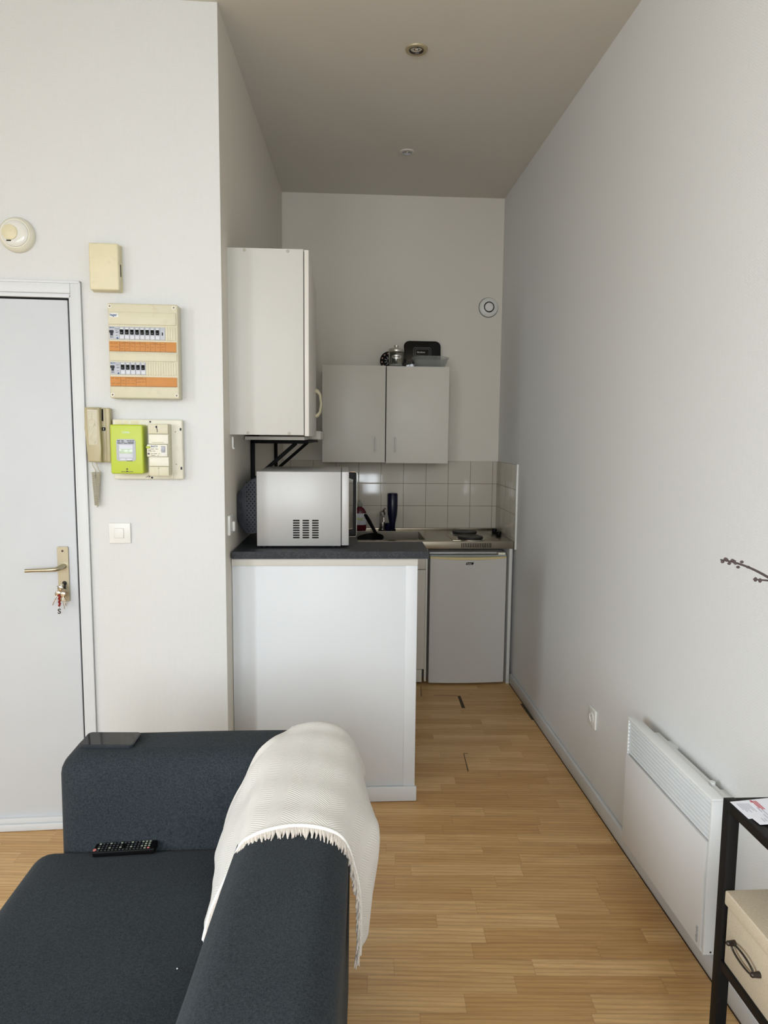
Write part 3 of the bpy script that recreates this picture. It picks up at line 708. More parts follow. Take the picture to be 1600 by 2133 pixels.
# ------------------------------------------------------------------ back wall vent
t = thing('air_vent', 'round white extractor vent high on the kitchen back wall', 'vent', (.993, YB, 2.425))
b = B(); lathe(b, [(0, 0), (.0625, 0), (.063, .008), (.058, .014), (.036, .020), (.035, .004), (0, .004)], (.993, YB, 2.425), (0, -1, 0), 48); obj('rim', b, 'switch', t)
b = B(); lathe(b, [(.0352, .005), (.0352, .0165)], (.993, YB, 2.425), (0, -1, 0), 40); lathe(b, [(0, .0045), (.035, .0045)], (.993, YB, 2.425), (0, -1, 0), 40); obj('duct', b, 'hole', t)
b = B(); lathe(b, [(0, .006), (.028, .006), (.029, .020), (.026, .024), (0, .025)], (.993, YB, 2.425), (0, -1, 0), 40); obj('valve_disc', b, 'switch', t)
b = B(); lathe(b, [(.0635, .0), (.0665, .0), (.0665, .002), (.0635, .003)], (.992, YB, 2.424), (0, -1, 0), 40); obj('seal_ring', b, 'dgrey', t)

# ------------------------------------------------------------------ wall cabinet on the left wall
t = thing('wall_cabinet', 'tall white wall cabinet seen from its side above the microwave', 'cabinet', (-.29, 3.2, 1.553))
b = B(); box(b, -.4595, -.1495, 2.86, 3.675, 1.553, 2.277, .001); obj('body', b, 'lam', t)
b = B(); box(b, -.1465, -.129, 2.862, 3.675, 1.549, 2.275, .0015); dr = obj('door', b, mat('cabinet door laminate', (214, 210, 202), .42, var=.015), t)
b = B(); box(b, -.1495, -.1465, 2.868, 3.67, 1.557, 2.27); obj('door_gap', b, 'hole', t)
b = B(); tube(b, [(-.130, 3.60, 1.650), (-.118, 3.60, 1.655), (-.106, 3.60, 1.672), (-.101, 3.60, 1.714), (-.106, 3.60, 1.756), (-.118, 3.60, 1.773), (-.130, 3.60, 1.778)], [.009, .007, .005, .0042, .005, .007, .009], 12, flat=1.5); obj('handle', b, 'cream', dr)
for x, z in ((-.378, 2.268), (-.210, 2.268), (-.372, 1.561), (-.208, 1.560)):
    b = B(); lathe(b, [(.0063, 0), (.0063, .0012), (.005, .0018), (0, .002)], (x, 2.8605, z), (0, -1, 0), 20); obj('screw_cap', b, mat('cap', (176, 172, 160), .5) if 'cap' not in M else M['cap'], t)

# wall shelf beneath on black brackets
t = thing('wall_shelf', 'white shelf board on black folding brackets behind the microwave', 'shelf', (-.41, 3.9, 1.53))
b = B(); box(b, -.43, -.165, 3.2, 3.68, 1.531, 1.546, .001); box(b, -.425, -.108, 3.70, 4.40, 1.532, 1.576, .001); obj('board', b, 'lam_old', t)
for y_, x1, dx0, zb in ((3.391, -.155, -.214, 1.335), (4.309, -.141, -.197, 1.30)):
    b = B()
    xw = -.448+.0273*(y_-2.734)+.0105
    box(b, xw-.0095, xw+.0095, y_-.011, y_+.011, 1.16 if y_ < 4 else 1.25, 1.531, .001)
    box(b, xw-.0095, x1, y_-.011, y_+.011, 1.513, 1.531, .001)
    bar(b, (dx0, y_, 1.516), (xw+.004, y_, 1.516-(dx0-xw)*.86), .018, .018, .001)
    obj('bracket', b, 'brktm', t)
b = B(); bar(b, (-.165, 3.391, 1.522), (-.150, 4.309, 1.522), .018, .014, .001); obj('cross_bar', b, 'brktm', t)

t = thing('cable_clip', 'small white strip on the left kitchen wall under the cabinet', 'clip', (-.442, 2.912, 1.50))
b = B(); box(b, -.4445, -.437, 2.907, 2.917, 1.496, 1.545, .002); ball(b, (-.438, 2.912, 1.497), .005, 10); obj('strip', b, 'switch', t)
t = thing('power_socket', 'white power socket on the left kitchen wall behind the microwave', 'socket', (-.444, 2.82, 1.19))
b = B(); box(b, -.4465, -.4355, 2.78, 2.865, 1.155, 1.235, .003, 3); obj('plate', b, 'switch', t)
b = B(); box(b, -.4365, -.4265, 2.838, 2.868, 1.165, 1.205, .003, 3); obj('plug', b, 'switch', t)

# ------------------------------------------------------------------ worktop + microwave
b = B(); prism(b, [(-.437, 2.82), (.3585, 2.82), (.3635, 3.095), (.075, 3.095), (.075, 3.50), (-.425, 3.50)], .0295, Matrix(((1, 0, 0, 0), (0, 0, 1, 0), (0, 1, 0, 1.0553), (0, 0, 0, 1))), bev=0)
tag(obj('worktop', b, 'worktop'), 'dark slate grey worktop on top of the low white partition', 'worktop')
WT = 1.0848
t = thing('microwave', 'silver microwave seen from its side on the grey worktop', 'microwave', (-.16, 3.15, WT))
b = B(); box(b, -.348, .0005, 2.915, 3.385, WT+.008, 1.404, .0035, 2); body = obj('body', b, 'silver', t)
b = B(); box(b, .003, .0335, 2.918, 3.385, WT+.010, 1.404, .003, 2); dr = obj('door', b, 'silver', t)
b = B(); box(b, .0005, .003, 2.92, 3.38, WT+.012, 1.40); obj('door_gap', b, 'dgrey', t)
b = B()
fr = rrect(0, .028, WT+.036, 1.402, .006); y_ = 2.925
prism(b, [(.033, 1.401), (.064, 1.401), (.064, WT+.048), (.033, WT+.048), (.033, WT+.072), (.052, WT+.076), (.052, 1.372), (.033, 1.378)], .03, Matrix.Translation((0, 2.925, 0)), bev=.002); hd = obj('handle', b, 'black', dr)
b = B(); tube(b, [(.034, 2.9255, 1.4035), (.060, 2.9255, 1.403), (.0650, 2.9255, 1.398), (.0655, 2.9255, WT+.052), (.060, 2.9255, WT+.0465), (.036, 2.9255, WT+.0465)], .0014, 6); obj('chrome_edge', b, 'chrome', hd)
for cxi, x in enumerate((-.185, -.1455, -.106)):
    for i in range(8):
        z = 1.2000-i*.0102+.0003
        b = B(); prism(b, rrect(x-.0140, x+.0140, z-.0030, z+.0032, .003, 4), .0006, Matrix.Translation((0, 2.9145, 0))); obj('vent_slot', b, 'hole', t)
b = B()
zc = 1.245
prof = [(-.348, 1.375), (-.376, 1.368), (-.402, 1.352), (-.438, 1.305), (-.4385, 1.195), (-.408, 1.137), (-.380, 1.135), (-.348, 1.135)]
prism(b, [(p[0]+.001, p[1]) for p in prof], .34, Matrix.Translation((0, 2.985, 0)), bev=.006, seg=2); bc = obj('back_cover', b, 'dgrey', t)
b = B()
for r_ in range(22):
    for c_ in range(3):
        x = -.3955+c_*.0155+(.0078 if r_ % 2 else 0); z = 1.352-r_*.0098
        if x < -.352: cyl(b, (x, 2.9862, z), (x, 2.9845, z), .0034, seg=8)
obj('perforations', b, 'hole', bc, kind='stuff')
b = B()
for zc_ in (1.30, 1.252, 1.204):
    for x in (-.430, -.4245, -.419): box(b, x-.0009, x+.0009, 2.9842, 2.9862, zc_-.017, zc_+.017)
obj('cooling_slots', b, 'hole', bc)
for x, y_ in ((-.32, 2.94), (-.03, 2.94), (-.32, 3.36), (-.03, 3.36)):
    b = B(); cyl(b, (x, y_, WT), (x, y_, WT+.010), .012, seg=16); obj('foot', b, 'black', t)

# ------------------------------------------------------------------ back wall cabinet and what stands on it
t = thing('wall_cabinet', 'two-door off-white cabinet hanging on the kitchen back wall', 'cabinet', (.28, 4.66, 1.385))
b = B(); box(b, -.118, .683, 4.519, YB-.001, 1.388, 1.992, .001); obj('body', b, 'lam_old', t)
for x0, x1, hx, dz in ((-.120, .2805, .2185, 0), (.2865, .686, .3445, -.004)):
    b = B(); box(b, x0, x1, 4.50, 4.5175, 1.386+dz, 1.996+dz*.5, .0015); d_ = obj('door', b, 'lam_old', t)
    b = B(); box(b, hx-.004, hx+.004, 4.478, 4.486, 1.452, 1.548, .002); box(b, hx-.004, hx+.004, 4.484, 4.502, 1.456, 1.464, .001); box(b, hx-.004, hx+.004, 4.484, 4.502, 1.536, 1.544, .001); obj('handle', b, 'lam', d_)
b = B(); box(b, -.119, .684, 4.517, 4.5195, 1.39, 1.99); obj('door_gap', b, 'hole', t)
ZT = 1.9925
t = thing('decorated_plate', 'dark round plate with pink print leaning behind the glass jar', 'plate', (.315, 4.78, ZT))
Mx = Matrix.Translation((.318, 4.755, ZT+.061)) @ Matrix.Rotation(R(100), 4, 'X')
b = B(); lathe(b, [(0, 0), (.036, 0), (.040, .002), (.060, .006), (.0615, .0075), (.060, .0085), (.039, .005), (0, .004)], (0, 0, 0), (0, 0, 1), 48)
_tf(b.verts, Mx); obj('plate_body', b, 'black', t)
b = B()
for i in range(12):
    a = R(30*i+10); ball(b, (.050*math.cos(a), .050*math.sin(a), .0065), .0065, 8, (1, 1, .15))
_tf(b.verts, Mx); obj('print', b, 'peach', t)
b = B()
for i in range(9):
    a = R(40*i); box(b, -.009, .009, -.002, .002, 0, .0055, .0005, 1, Matrix.Rotation(a, 4, 'Z') @ Matrix.Translation((.022, 0, .001)))
_tf(b.verts, Mx); obj('print', b, 'mark', t)
t = thing('glass_jar', 'glass flour jar with a metal lid on top of the back cabinet', 'jar', (.352, 4.58, ZT))
cx_, cy_ = .352, 4.575
b = B(); lathe(b, [(0, .0), (.046, 0), (.049, .004), (.049, .088), (.046, .096), (.044, .096), (.046, .088), (.046, .008), (.040, .006), (0, .006)], (cx_, cy_, ZT), (0, 0, 1), 40); jb = obj('jar_body', b, 'glass', t)
b = B(); lathe(b, [(.050, .096), (.051, .098), (.051, .112), (.048, .117), (.018, .127), (.013, .128), (.015, .133), (.014, .139), (0, .141)], (cx_, cy_, ZT), (0, 0, 1), 40); obj('lid', b, 'alu', t)
b = B()
for i in range(17):
    a0, a1 = R(-42+84*i/17), R(-42+84*(i+1)/17)
    e0 = 1-abs((i)/8.5-1)**4; e1 = 1-abs((i+1)/8.5-1)**4
    p = lambda a, z: (cx_+.0497*math.sin(a), cy_-.0497*math.cos(a), ZT+z)
    vs4 = [b.verts.new(p(a0, .063-.012*e0)), b.verts.new(p(a1, .063-.012*e1)), b.verts.new(p(a1, .063+.012*e1)), b.verts.new(p(a0, .063+.012*e0))]
    try: b.faces.new(vs4)
    except ValueError: pass
obj('label_plaque', b, 'alu', jb)
text('FARINE', .0135, (cx_-.0265, cy_-.0512, ZT+.0585), (1, 0, 0), (0, 0, 1), 'inkdark', jb, depth=.0003)
b = B(); lathe(b, [(0, .007), (.044, .007), (.044, .020), (0, .021)], (cx_, cy_, ZT), (0, 0, 1), 32); obj('flour', b, 'mark', t)
t = thing('black_scale', 'black rounded square kitchen scale leaning on the wall above the back cabinet', 'kitchen scale', (.535, 4.76, ZT))
Mx = Matrix.Translation((.540, 4.742, ZT)) @ Matrix.Rotation(R(-7), 4, 'X')
b = B(); prism(b, rrect(-.123, .123, 0, .196, .034, 8), .018, bev=.003); _tf(b.verts, Mx); sc = obj('scale_body', b, 'screen', t)
b = B(); tube(b, [(p[0], -.0006, p[1]) for p in rrect(-.060, .058, .092, .152, .014)], .0007, 4, True); tube(b, [(p[0], -.0006, p[1]) for p in rrect(-.048, .046, .098, .143, .008)], .0007, 4, True)
_tf(b.verts, Mx); obj('outline_print', b, 'grey_pl', sc)
text('Moulinex', .0145, (-.036, -.0008, .117), (1, 0, 0), (0, 0, 1), 'mark', sc, depth=.0003, mw=Mx)
t = thing('plastic_tub', 'clear plastic tub on top of the back cabinet, right of the jar', 'container', (.580, 4.60, ZT))
b = B(); lathe(b, [(0, .0), (.085, .0), (.094, .006), (.110, .048), (.113, .056), (.120, .062), (.123, .066), (.121, .070), (.116, .070), (.112, .060), (.108, .048), (.092, .008), (.084, .003), (0, .003)], (.578, 4.625, ZT), (0, 0, 1), 56); obj('tub_body', b, 'plasticc', t)
for v in (): pass

# ------------------------------------------------------------------ kitchenette: sink top with hob
YC = 4.26; ZC = .911
t = thing('kitchenette_top', 'stainless steel sink top with two hotplates against the tiles', 'sink and hob', (.5, 4.55, .865))
b = B()
SX0, SX1, SY0, SY1 = -.10, .53, 4.33, 4.74
box(b, -.385, XR-.013, YC, YC+.003, .8655, ZC, .0008)
box(b, -.385, SX0, YC, YB-.01, .897, ZC-.0005); box(b, SX1, XR-.013, YC+.001, YB-.01, .897, ZC-.0005, 0)
box(b, SX0, SX1, YC+.001, SY0, .897, ZC-.0005); box(b, SX0, SX1, SY1, YB-.01, .897, ZC-.0005)
tube(b, [(-.385, YC+.002, ZC-.001), (XR-.014, YC+.002, ZC-.001)], .0025, 8)
box(b, -.385, XR-.013, YB-.022, YB-.009, ZC-.002, ZC+.012, .003)
top = obj('steel_top', b, 'steel', t)
b = B()
for i in range(18): box(b, .744+i*.01068, .7485+i*.01068, YC-.0006, YC+.001, .8725, .9005, .0002)
obj('vent_slots', b, 'hole', top)
b = B()
box(b, SX0-.006, SX1+.006, SY0-.006, SY0+.002, .76, ZC-.002); box(b, SX0-.006, SX1+.006, SY1-.002, SY1+.006, .76, ZC-.002)
box(b, SX0-.006, SX0+.002, SY0, SY1, .76, ZC-.002); box(b, SX1-.002, SX1+.006, SY0, SY1, .76, ZC-.002); box(b, SX0, SX1, SY0, SY1, .755, .762)
obj('sink_basin', b, 'steel_in', t)
b = B(); box(b, .695, .995, 4.30, 4.70, ZC-.001, ZC+.002, .001); obj('hob_panel', b, 'steel', t)
for x, y_, r_ in ((.822, 4.600, .082), (.816, 4.335+.02, .080)):
    b = B(); lathe(b, [(r_*.98, .002), (r_, .006), (r_, .017), (r_*.96, .020), (r_*.35, .0205), (r_*.28, .0185), (0, .018)], (x, y_, ZC), (0, 0, 1), 56); hpl = obj('hotplate', b, 'iron', t)
    b = B(); lathe(b, [(r_*1.12, .001), (r_*1.10, .005), (r_*1.0, .007), (r_*.985, .003)], (x, y_, ZC), (0, 0, 1), 56); obj('spill_ring', b, 'chrome', hpl)
for x, y_ in ((1.032, 4.640), (1.030, 4.500)):
    b = B(); lathe(b, [(0, 0), (.016, 0), (.019, .002), (.0155, .006), (.0175, .024), (.016, .028), (0, .0285)], (x, y_, ZC+.001), (0, 0, 1), 28); obj('knob', b, 'black', t)
b = B(); fx, fy = .283, 4.765
cyl(b, (fx, fy, ZC), (fx, fy, ZC+.012), .026); cyl(b, (fx, fy, ZC+.01), (fx, fy, ZC+.115), .0205, .0185); ball(b, (fx, fy, ZC+.118), .021, 16)
tube(b, [(fx, fy, ZC+.105), (fx, fy-.04, ZC+.125), (fx, fy-.10, ZC+.12), (fx, fy-.135, ZC+.10), (fx, fy-.14, ZC+.075)], [.012, .011, .0105, .0105, .011], 14)
tube(b, [(fx, fy, ZC+.125), (fx+.01, fy-.03, ZC+.150), (fx+.02, fy-.06, ZC+.165)], [.008, .006, .006], 10)
obj('faucet', b, 'chrome', t)

t = thing('soap_bottle', 'clear dish soap bottle with a red base beside the sink', 'soap bottle', (.129, 4.77, ZC))
b = B(); lathe(b, [(0, 0), (.040, 0), (.044, .008), (.046, .08), (.043, .125), (.030, .150), (.014, .160), (.013, .168)], (.129, 4.765, ZC+.001), (0, 0, 1), 32, sy=.55); bb = obj('bottle_body', b, 'soap', t)
b = B(); lathe(b, [(.015, .165), (.017, .168), (.016, .184), (.008, .190), (.006, .210), (0, .212)], (.129, 4.765, ZC+.001), (0, 0, 1), 24); obj('cap', b, 'soapc', t)
b = B(); lathe(b, [(.0465, .04), (.0470, .042), (.0470, .115), (.044, .118)], (.129, 4.765, ZC+.001), (0, 0, 1), 32, sy=.56); lb = obj('sticker', b, 'brk_l', bb)
text('PAIC', .026, (.102, 4.7375, ZC+.072), (1, 0, 0), (0, 0, 1), 'green', lb, depth=.0004)
t = thing('frying_pan', 'black frying pan in the sink with its handle leaning on the tiles', 'pan', (.20, 4.45, .80))
Mx = Matrix.Translation((.185, 4.415, .868)) @ Matrix.Rotation(R(14), 4, 'X') @ Matrix.Rotation(R(-8), 4, 'Y')
b = B(); lathe(b, [(0, 0), (.065, 0), (.072, .004), (.090, .038), (.093, .040), (.088, .036), (.070, .006), (0, .004)], (0, 0, 0), (0, 0, 1), 48); _tf(b.verts, Mx); obj('pan_body', b, 'black', t)
b = B(); tube(b, [(.232, 4.49, .920), (.205, 4.54, .965), (.175, 4.60, 1.015), (.162, 4.62, 1.035)], [.010, .010, .012, .010], 12, flat=1.4); obj('handle', b, 'black', t)
t = thing('blue_bottle', 'tall dark blue tapered bottle against the tiles behind the sink', 'bottle', (.352, 4.775, ZC))
b = B(); lathe(b, [(0, 0), (.017, 0), (.019, .004), (.021, .04), (.032, .10), (.0345, .14), (.0345, .24), (.030, .246), (0, .248)], (.352, 4.770, ZC+.010), (0, 0, 1), 32, sy=.85); obj('bottle_body', b, 'navy', t)
b = B(); lathe(b, [(0, 0), (.024, 0), (.024, .010), (0, .011)], (.352, 4.77, ZC), (0, 0, 1), 24); obj('cap', b, 'black', t)
t = thing('blue_pot', 'small dark blue pot right of the tap', 'pot', (.318, 4.62, ZC))
b = B(); lathe(b, [(0, 0), (.016, 0), (.019, .004), (.019, .050), (.0175, .051), (.0165, .006), (0, .005)], (.322, 4.765, ZC), (0, 0, 1), 24); obj('pot_body', b, 'navy', t)

# base cabinet, side panel, fridge
t = thing('base_cabinet', 'off-white base cabinet under the sink beside the fridge', 'cabinet', (.08, 4.5, 0))
b = B(); box(b, -.37, .530, 4.282, YB-.02, .10, .752, .001); box(b, -.37, .536, 4.288, 4.31, .75, .86, .001); box(b, .524, .537, 4.262, YB-.02, .02, .862, .001); obj('body', b, 'lam_old', t)
b = B(); box(b, .085, .523, 4.260, 4.278, .738, .858, .0015); obj('drawer_front', b, 'lam_old', t)
for x0, x1 in ((-.37, .080), (.085, .523)):
    b = B(); box(b, x0, x1, 4.260, 4.278, .100, .733, .0015); obj('door', b, 'lam_old', t)
b = B(); box(b, -.37, .510, 4.266, 4.28, .015, .096, .001); obj('plinth', b, 'lam_old', t)
b = B(); box(b, -.36, .50, 4.30, 4.75, 0, .016); obj('foot_rail', b, 'hole', t)
b = B(); box(b, 1.0465, 1.066, YC, YB-.015, 0, .8645, .0012); tag(obj('side_panel', b, 'lam'), 'narrow white end panel between the fridge and right wall', 'panel')
t = thing('fridge', 'small white under-counter fridge below the hotplates', 'fridge', (.79, 4.5, 0))
b = B(); box(b, .552, 1.026, 4.305, 4.79, .012, .838, .004); obj('body', b, 'fridge', t)
b = B()
n = 16; pts = []
for i in range(n+1):
    f = i/n*2-1; pts.append((.789+.2375*f, .0125*(f*f)))
Mz = Matrix(((1, 0, 0, 0), (0, 0, 0, 0), (0, 0, 1, 0), (0, 0, 0, 1)))
def arcslab(bm, z0, z1, y0, yb, top=None):
    f0 = [bm.verts.new((p[0], y0+p[1], z0)) for p in pts]; f1 = [bm.verts.new((p[0], y0+p[1], (top(i/n*2-1) if top else z1))) for i, p in enumerate(pts)]
    b0 = [bm.verts.new((pts[0][0], yb, z0)), bm.verts.new((pts[-1][0], yb, z0))]; b1 = [bm.verts.new((pts[0][0], yb, z1)), bm.verts.new((pts[-1][0], yb, z1))]
    for i in range(n): bm.faces.new((f0[i], f0[i+1], f1[i+1], f1[i]))
    bm.faces.new(f0+[b0[1], b0[0]]); bm.faces.new(f1+[b1[1], b1[0]])
    bm.faces.new((b0[0], b0[1], b1[1], b1[0])); bm.faces.new((f0[0], f1[0], b1[0], b0[0])); bm.faces.new((f0[-1], f1[-1], b1[1], b0[1]))
arcslab(b, .016, .806, 4.238, 4.296, top=lambda f: .797+.010*f*f); dr = obj('door', b, 'fridge', t, smooth=30)
b = B(); arcslab(b, .790, .817, 4.2395, 4.296, top=lambda f: .815+.002*f*f); obj('handle_strip', b, 'fcream', dr, smooth=30)
b = B(); arcslab(b, .8175, .828, 4.245, 4.296); obj('door_cap', b, 'fridge_in', dr, smooth=30)
b = B(); box(b, .975, 1.02, 4.25, 4.30, .828, .842, .003); obj('hinge', b, 'offw', t)
b = B(); box(b, .555, 1.02, 4.296, 4.305, .03, .80); obj('door_seal', b, 'dgrey', t)
b = B(); prism(b, [(-.024, -.0075), (.019, -.0075), (.023, .0), (.025, .0075), (-.018, .0075), (-.022, .002)], .002, Matrix.Translation((.795, 4.2365, .776))); bd = obj('badge', b, 'black', dr)
text('Curtiss', .0100, (.7775, 4.2362, .7725), (1, 0, 0), (0, 0, 1), 'switch', bd)
b = B(); [cyl(b, (x, 4.33, 0), (x, 4.33, .014), .012, seg=14) for x in (.58, 1.0)]; [cyl(b, (x, 4.75, 0), (x, 4.75, .014), .012, seg=14) for x in (.58, 1.0)]; obj('feet', b, 'black', t)

# ------------------------------------------------------------------ right wall: socket, heater
t = thing('power_socket', 'white power socket on the right wall beyond the heater', 'socket', (XR, 2.845, .36))
b = B(); box(b, XR-.009, XR, 2.803, 2.887, .319, .403, .004, 3); obj('plate', b, 'switch', t)
b = B(); lathe(b, [(.0215, -.002), (.0225, .0105), (.0195, .011), (.0190, .003), (0, .003)], (XR-.001, 2.845, .361), (-1, 0, 0), 36); obj('socket_well', b, 'switch', t)
b = B(); cyl(b, (XR-.004, 2.850, .366), (XR-.012, 2.850, .366), .0024); obj('earth_pin', b, 'chrome', t)
b = B(); cyl(b, (XR-.0035, 2.836, .358), (XR-.0050, 2.836, .358), .0026); cyl(b, (XR-.0035, 2.854, .355), (XR-.0050, 2.854, .355), .0026); obj('pin_hole', b, 'hole', t)

t = thing('wall_heater', 'long white electric convector heater on the right wall', 'heater', (1.04, 2.02, .13))
HY0, HY1, HZ0, HZ1, HX = 1.742, 2.302, .134, .587, 1.000
b = B()
box(b, HX+.015, HX+.035, HY0+.004, HY1-.004, HZ0+.003, HZ1-.006, .001)
box(b, HX+.001, HX+.036, HY0, HY0+.008, HZ0, HZ1, .002, 2); box(b, HX+.001, HX+.036, HY1-.008, HY1, HZ0, HZ1, .002, 2); box(b, HX+.0, HX+.0365, HY0-.0005, HY1+.0005, HZ1-.010, HZ1+.0005, .003, 2)
box(b, HX+.001, HX+.01, HY0+.004, HY1-.004, HZ0+.0005, HZ0+.008, .002, 2)
obj('casing', b, 'heater', t)
b = B(); box(b, HX-.003, HX+.016, HY0+.012, HY1-.004, HZ0+.006, .459, .002, 2); fp = obj('front_panel', b, 'heater_p', t)
text('atlantic', .0175, (HX-.0034, HY0+.026, HZ0+.018), (0, 0, 1), (0, 1, 0), 'grey_pl', fp, sx=.95)
b = B(); box(b, HX+.0135, HX+.0155, HY0+.008, HY1-.008, .459, HZ1-.01); obj('grille_recess', b, 'dgrey', t)  # backing coloured dark grey to paint in the shade between the slats
for i in range(9):
    z = .4655+i*.0130
    b = B(); Mx = Matrix.Translation((HX+.0052, (HY0+HY1)/2, z+.004)) @ Matrix.Rotation(R(48), 4, 'Y'); box(b, -.0009, .0009, -(HY1-HY0)/2+.006, (HY1-HY0)/2-.006, -.0052, .0052, .0007, 2, Mx); obj('slat', b, 'slat', t)
b = B(); box(b, HX+.034, 1.066, HY0+.020, HY1-.10, HZ0+.30, HZ1-.012, .004); box(b, HX+.034, XR, HY0+.04, HY0+.09, HZ1-.10, HZ1-.02, .002); box(b, HX+.034, XR, HY1-.20, HY1-.15, HZ1-.10, HZ1-.02, .002); box(b, HX+.034, 1.052, HY0+.020, HY1-.05, HZ0+.02, HZ1-.14, .003)
obj('back_housing', b, 'heater', t)
b = B(); cyl(b, (1.055, HY0+.10, HZ1-.014), (1.055, HY0+.10, HZ1-.002), .008); obj('control_knob', b, 'heater', t)
b = B(); cyl(b, (HX+.022, HY0-.0004, HZ0+.008), (HX+.022, HY0+.002, HZ0+.008), .0028, seg=14); obj('screw_hole', b, 'hole', t)

# ------------------------------------------------------------------ shelf unit, box, letters, branch
t = thing('metal_shelf', 'black metal shelf unit standing against the right wall at the frame edge', 'shelf', (.95, 1.05, 0))
X0, X1, Y0, Y1, ZTp = .828, 1.055, .62, 1.400, .780
S = .025
for x, y_ in ((X0, Y1), (X1-S, Y1), (X0, Y0), (X1-S, Y0)):
    b = B(); box(b, x, x+S, y_-S, y_, 0, ZTp, .0015); obj('post', b, 'blackm', t)
for zt, nm in ((ZTp, 0), (.4225, 1)):
    b = B(); z0 = zt-.022
    box(b, X0+.001, X0+S-.001, Y0, Y1-S, z0, zt-.0005, .0012); box(b, X1-S+.001, X1-.001, Y0, Y1-S, z0, zt-.0005, .0012)
    box(b, X0+S, X1-S, Y1-S+.001, Y1-.001, z0, zt-.0005, .0012); box(b, X0+S, X1-S, Y0-S+.001, Y0-.001, z0, zt-.0005, .0012)
    obj('frame_rail', b, 'blackm', t)
    b = B(); box(b, X0+.016, X1-.016, Y0-.005, Y1-.016, zt-.012, zt-.002, .001); obj('shelf_board', b, 'blackm', t)
b = B(); box(b, X0+.016, X1-.016, Y0-.005, Y1-.016, .06, .072, .001); obj('shelf_board', b, 'blackm', t)

t = thing('storage_box', 'beige linen storage box with a dark metal pull on the black shelf', 'storage box', (.93, 1.2, .4205))
b = B(); box(b, .834, 1.028, 1.095, 1.368, .4205, .575, .003, 2); bx = obj('body', b, 'linen', t)
b = B(); box(b, .829, 1.033, 1.090, 1.373, .553, .585, .004, 3); obj('lid', b, 'linen', t)
b = B()
hy, hz, hx = 1.288, .4925, .8335
def oval(dy, dz, yc, zc, out_, th):
    return [(hx-.004-out_*abs(math.sin(math.pi*(i/24))), yc+dy*math.cos(math.pi*i/24), zc+dz*math.sin(math.pi*i/24)) for i in range(25)]
tube(b, [(hx-.010-.002*math.sin(2*math.pi*i/36), hy+.040*math.cos(2*math.pi*i/36), hz-.001+.0145*math.sin(2*math.pi*i/36)) for i in range(36)], .0022, 8, True)
for s_ in (-1, 1): cyl(b, (hx+.001, hy+.044*s_, hz), (hx-.014, hy+.044*s_, hz), .0065, .005); ball(b, (hx-.014, hy+.044*s_, hz), .0055, 10)
obj('pull_handle', b, 'bronze', t)
TP = ZTp
def sheet(pts, z): 
    b = B(); a = [b.verts.new((p[0], p[1], z)) for p in pts]; c_ = [b.verts.new((p[0], p[1], z+.0006)) for p in pts]; n_ = len(pts)
    b.faces.new(c_); b.faces.new(a[::-1])
    for i in range(n_): b.faces.new((a[i], a[(i+1) % n_], c_[(i+1) % n_], c_[i]))
    return b
t = thing('letter', 'white printed letter nearest the corner of the black shelf top', 'letter', (.86, 1.34, TP))
obj('sheet', sheet([(.832, 1.380), (.894, 1.388), (.894, 1.320), (.833, 1.313)], TP+.0002), 'paper', t)
b = B()
for i, (dy, w) in enumerate(((.0, .026), (.006, .034), (.012, .03), (.018, .036), (.026, .022), (.034, .03), (.040, .034))):
    pl(b, [(.8415+i*.004, 1.372), (.8427+i*.004, 1.372), (.8427+i*.004, 1.372-w), (.8415+i*.004, 1.372-w)], TP+.0011)
obj('print', b, 'paperline', t)
t = thing('letter', 'white printed letter with red heading overlapping the other on the black shelf', 'letter', (.92, 1.34, TP))
obj('sheet', sheet([(.872, 1.3835), (.935, 1.392), (.955, 1.296), (.843, 1.289), (.8405, 1.316), (.869, 1.3185)], TP+.0012), 'paper', t)
b = B()
for i, (x, w) in enumerate(((.878, .030), (.882, .034), (.886, .034))): pl(b, [(x, 1.379), (x+.0022, 1.379), (x+.0022, 1.379-w), (x, 1.379-w)], TP+.0024)
pl(b, [(.8745, 1.381), (.879, 1.381), (.879, 1.373), (.8745, 1.373)], TP+.0024)
obj('red_heading', b, 'red_ink', t)
b = B()
for x, y0_, w in ((.874, 1.352, .018), (.880, 1.346, .026), (.890, 1.338, .020), (.858, 1.312, .014), (.864, 1.310, .01), (.872, 1.326, .018), (.900, 1.350, .03)): pl(b, [(x, y0_), (x+.0013, y0_), (x+.0013, y0_-w), (x, y0_-w)], TP+.0024)
obj('print', b, 'paperline', t)

t = thing('branch_vase', 'bare budding branches reaching in over the black shelf', 'branches', (.985, 1.15, TP))
b = B(); lathe(b, [(0, 0), (.034, 0), (.038, .006), (.040, .10), (.028, .17), (.020, .19), (.022, .20), (.018, .20), (.024, .17), (.034, .10), (.032, .010), (0, .008)], (.985, 1.15, TP), (0, 0, 1), 32); obj('vase', b, 'glass', t)
def branch(pts, r_):
    b = B(); n_ = len(pts); tube(b, pts, [r_*(1-.65*i/(n_-1)) for i in range(n_)], 8); return obj('branch', b, 'twig', t)
def crv(ctrl, n_=24):
    out_ = []; C_ = [Vector(c) for c in ctrl]; C_ = [C_[0]*2-C_[1]]+C_+[C_[-1]*2-C_[-2]]
    for i in range(1, len(C_)-2):
        for j in range(n_):
            f = j/n_; p0, p1, p2, p3 = C_[i-1:i+3]
            out_.append(.5*((2*p1)+(-p0+p2)*f+(2*p0-5*p1+4*p2-p3)*f*f+(-p0+3*p1-3*p2+p3)*f**3))
    return out_+[C_[-2]]
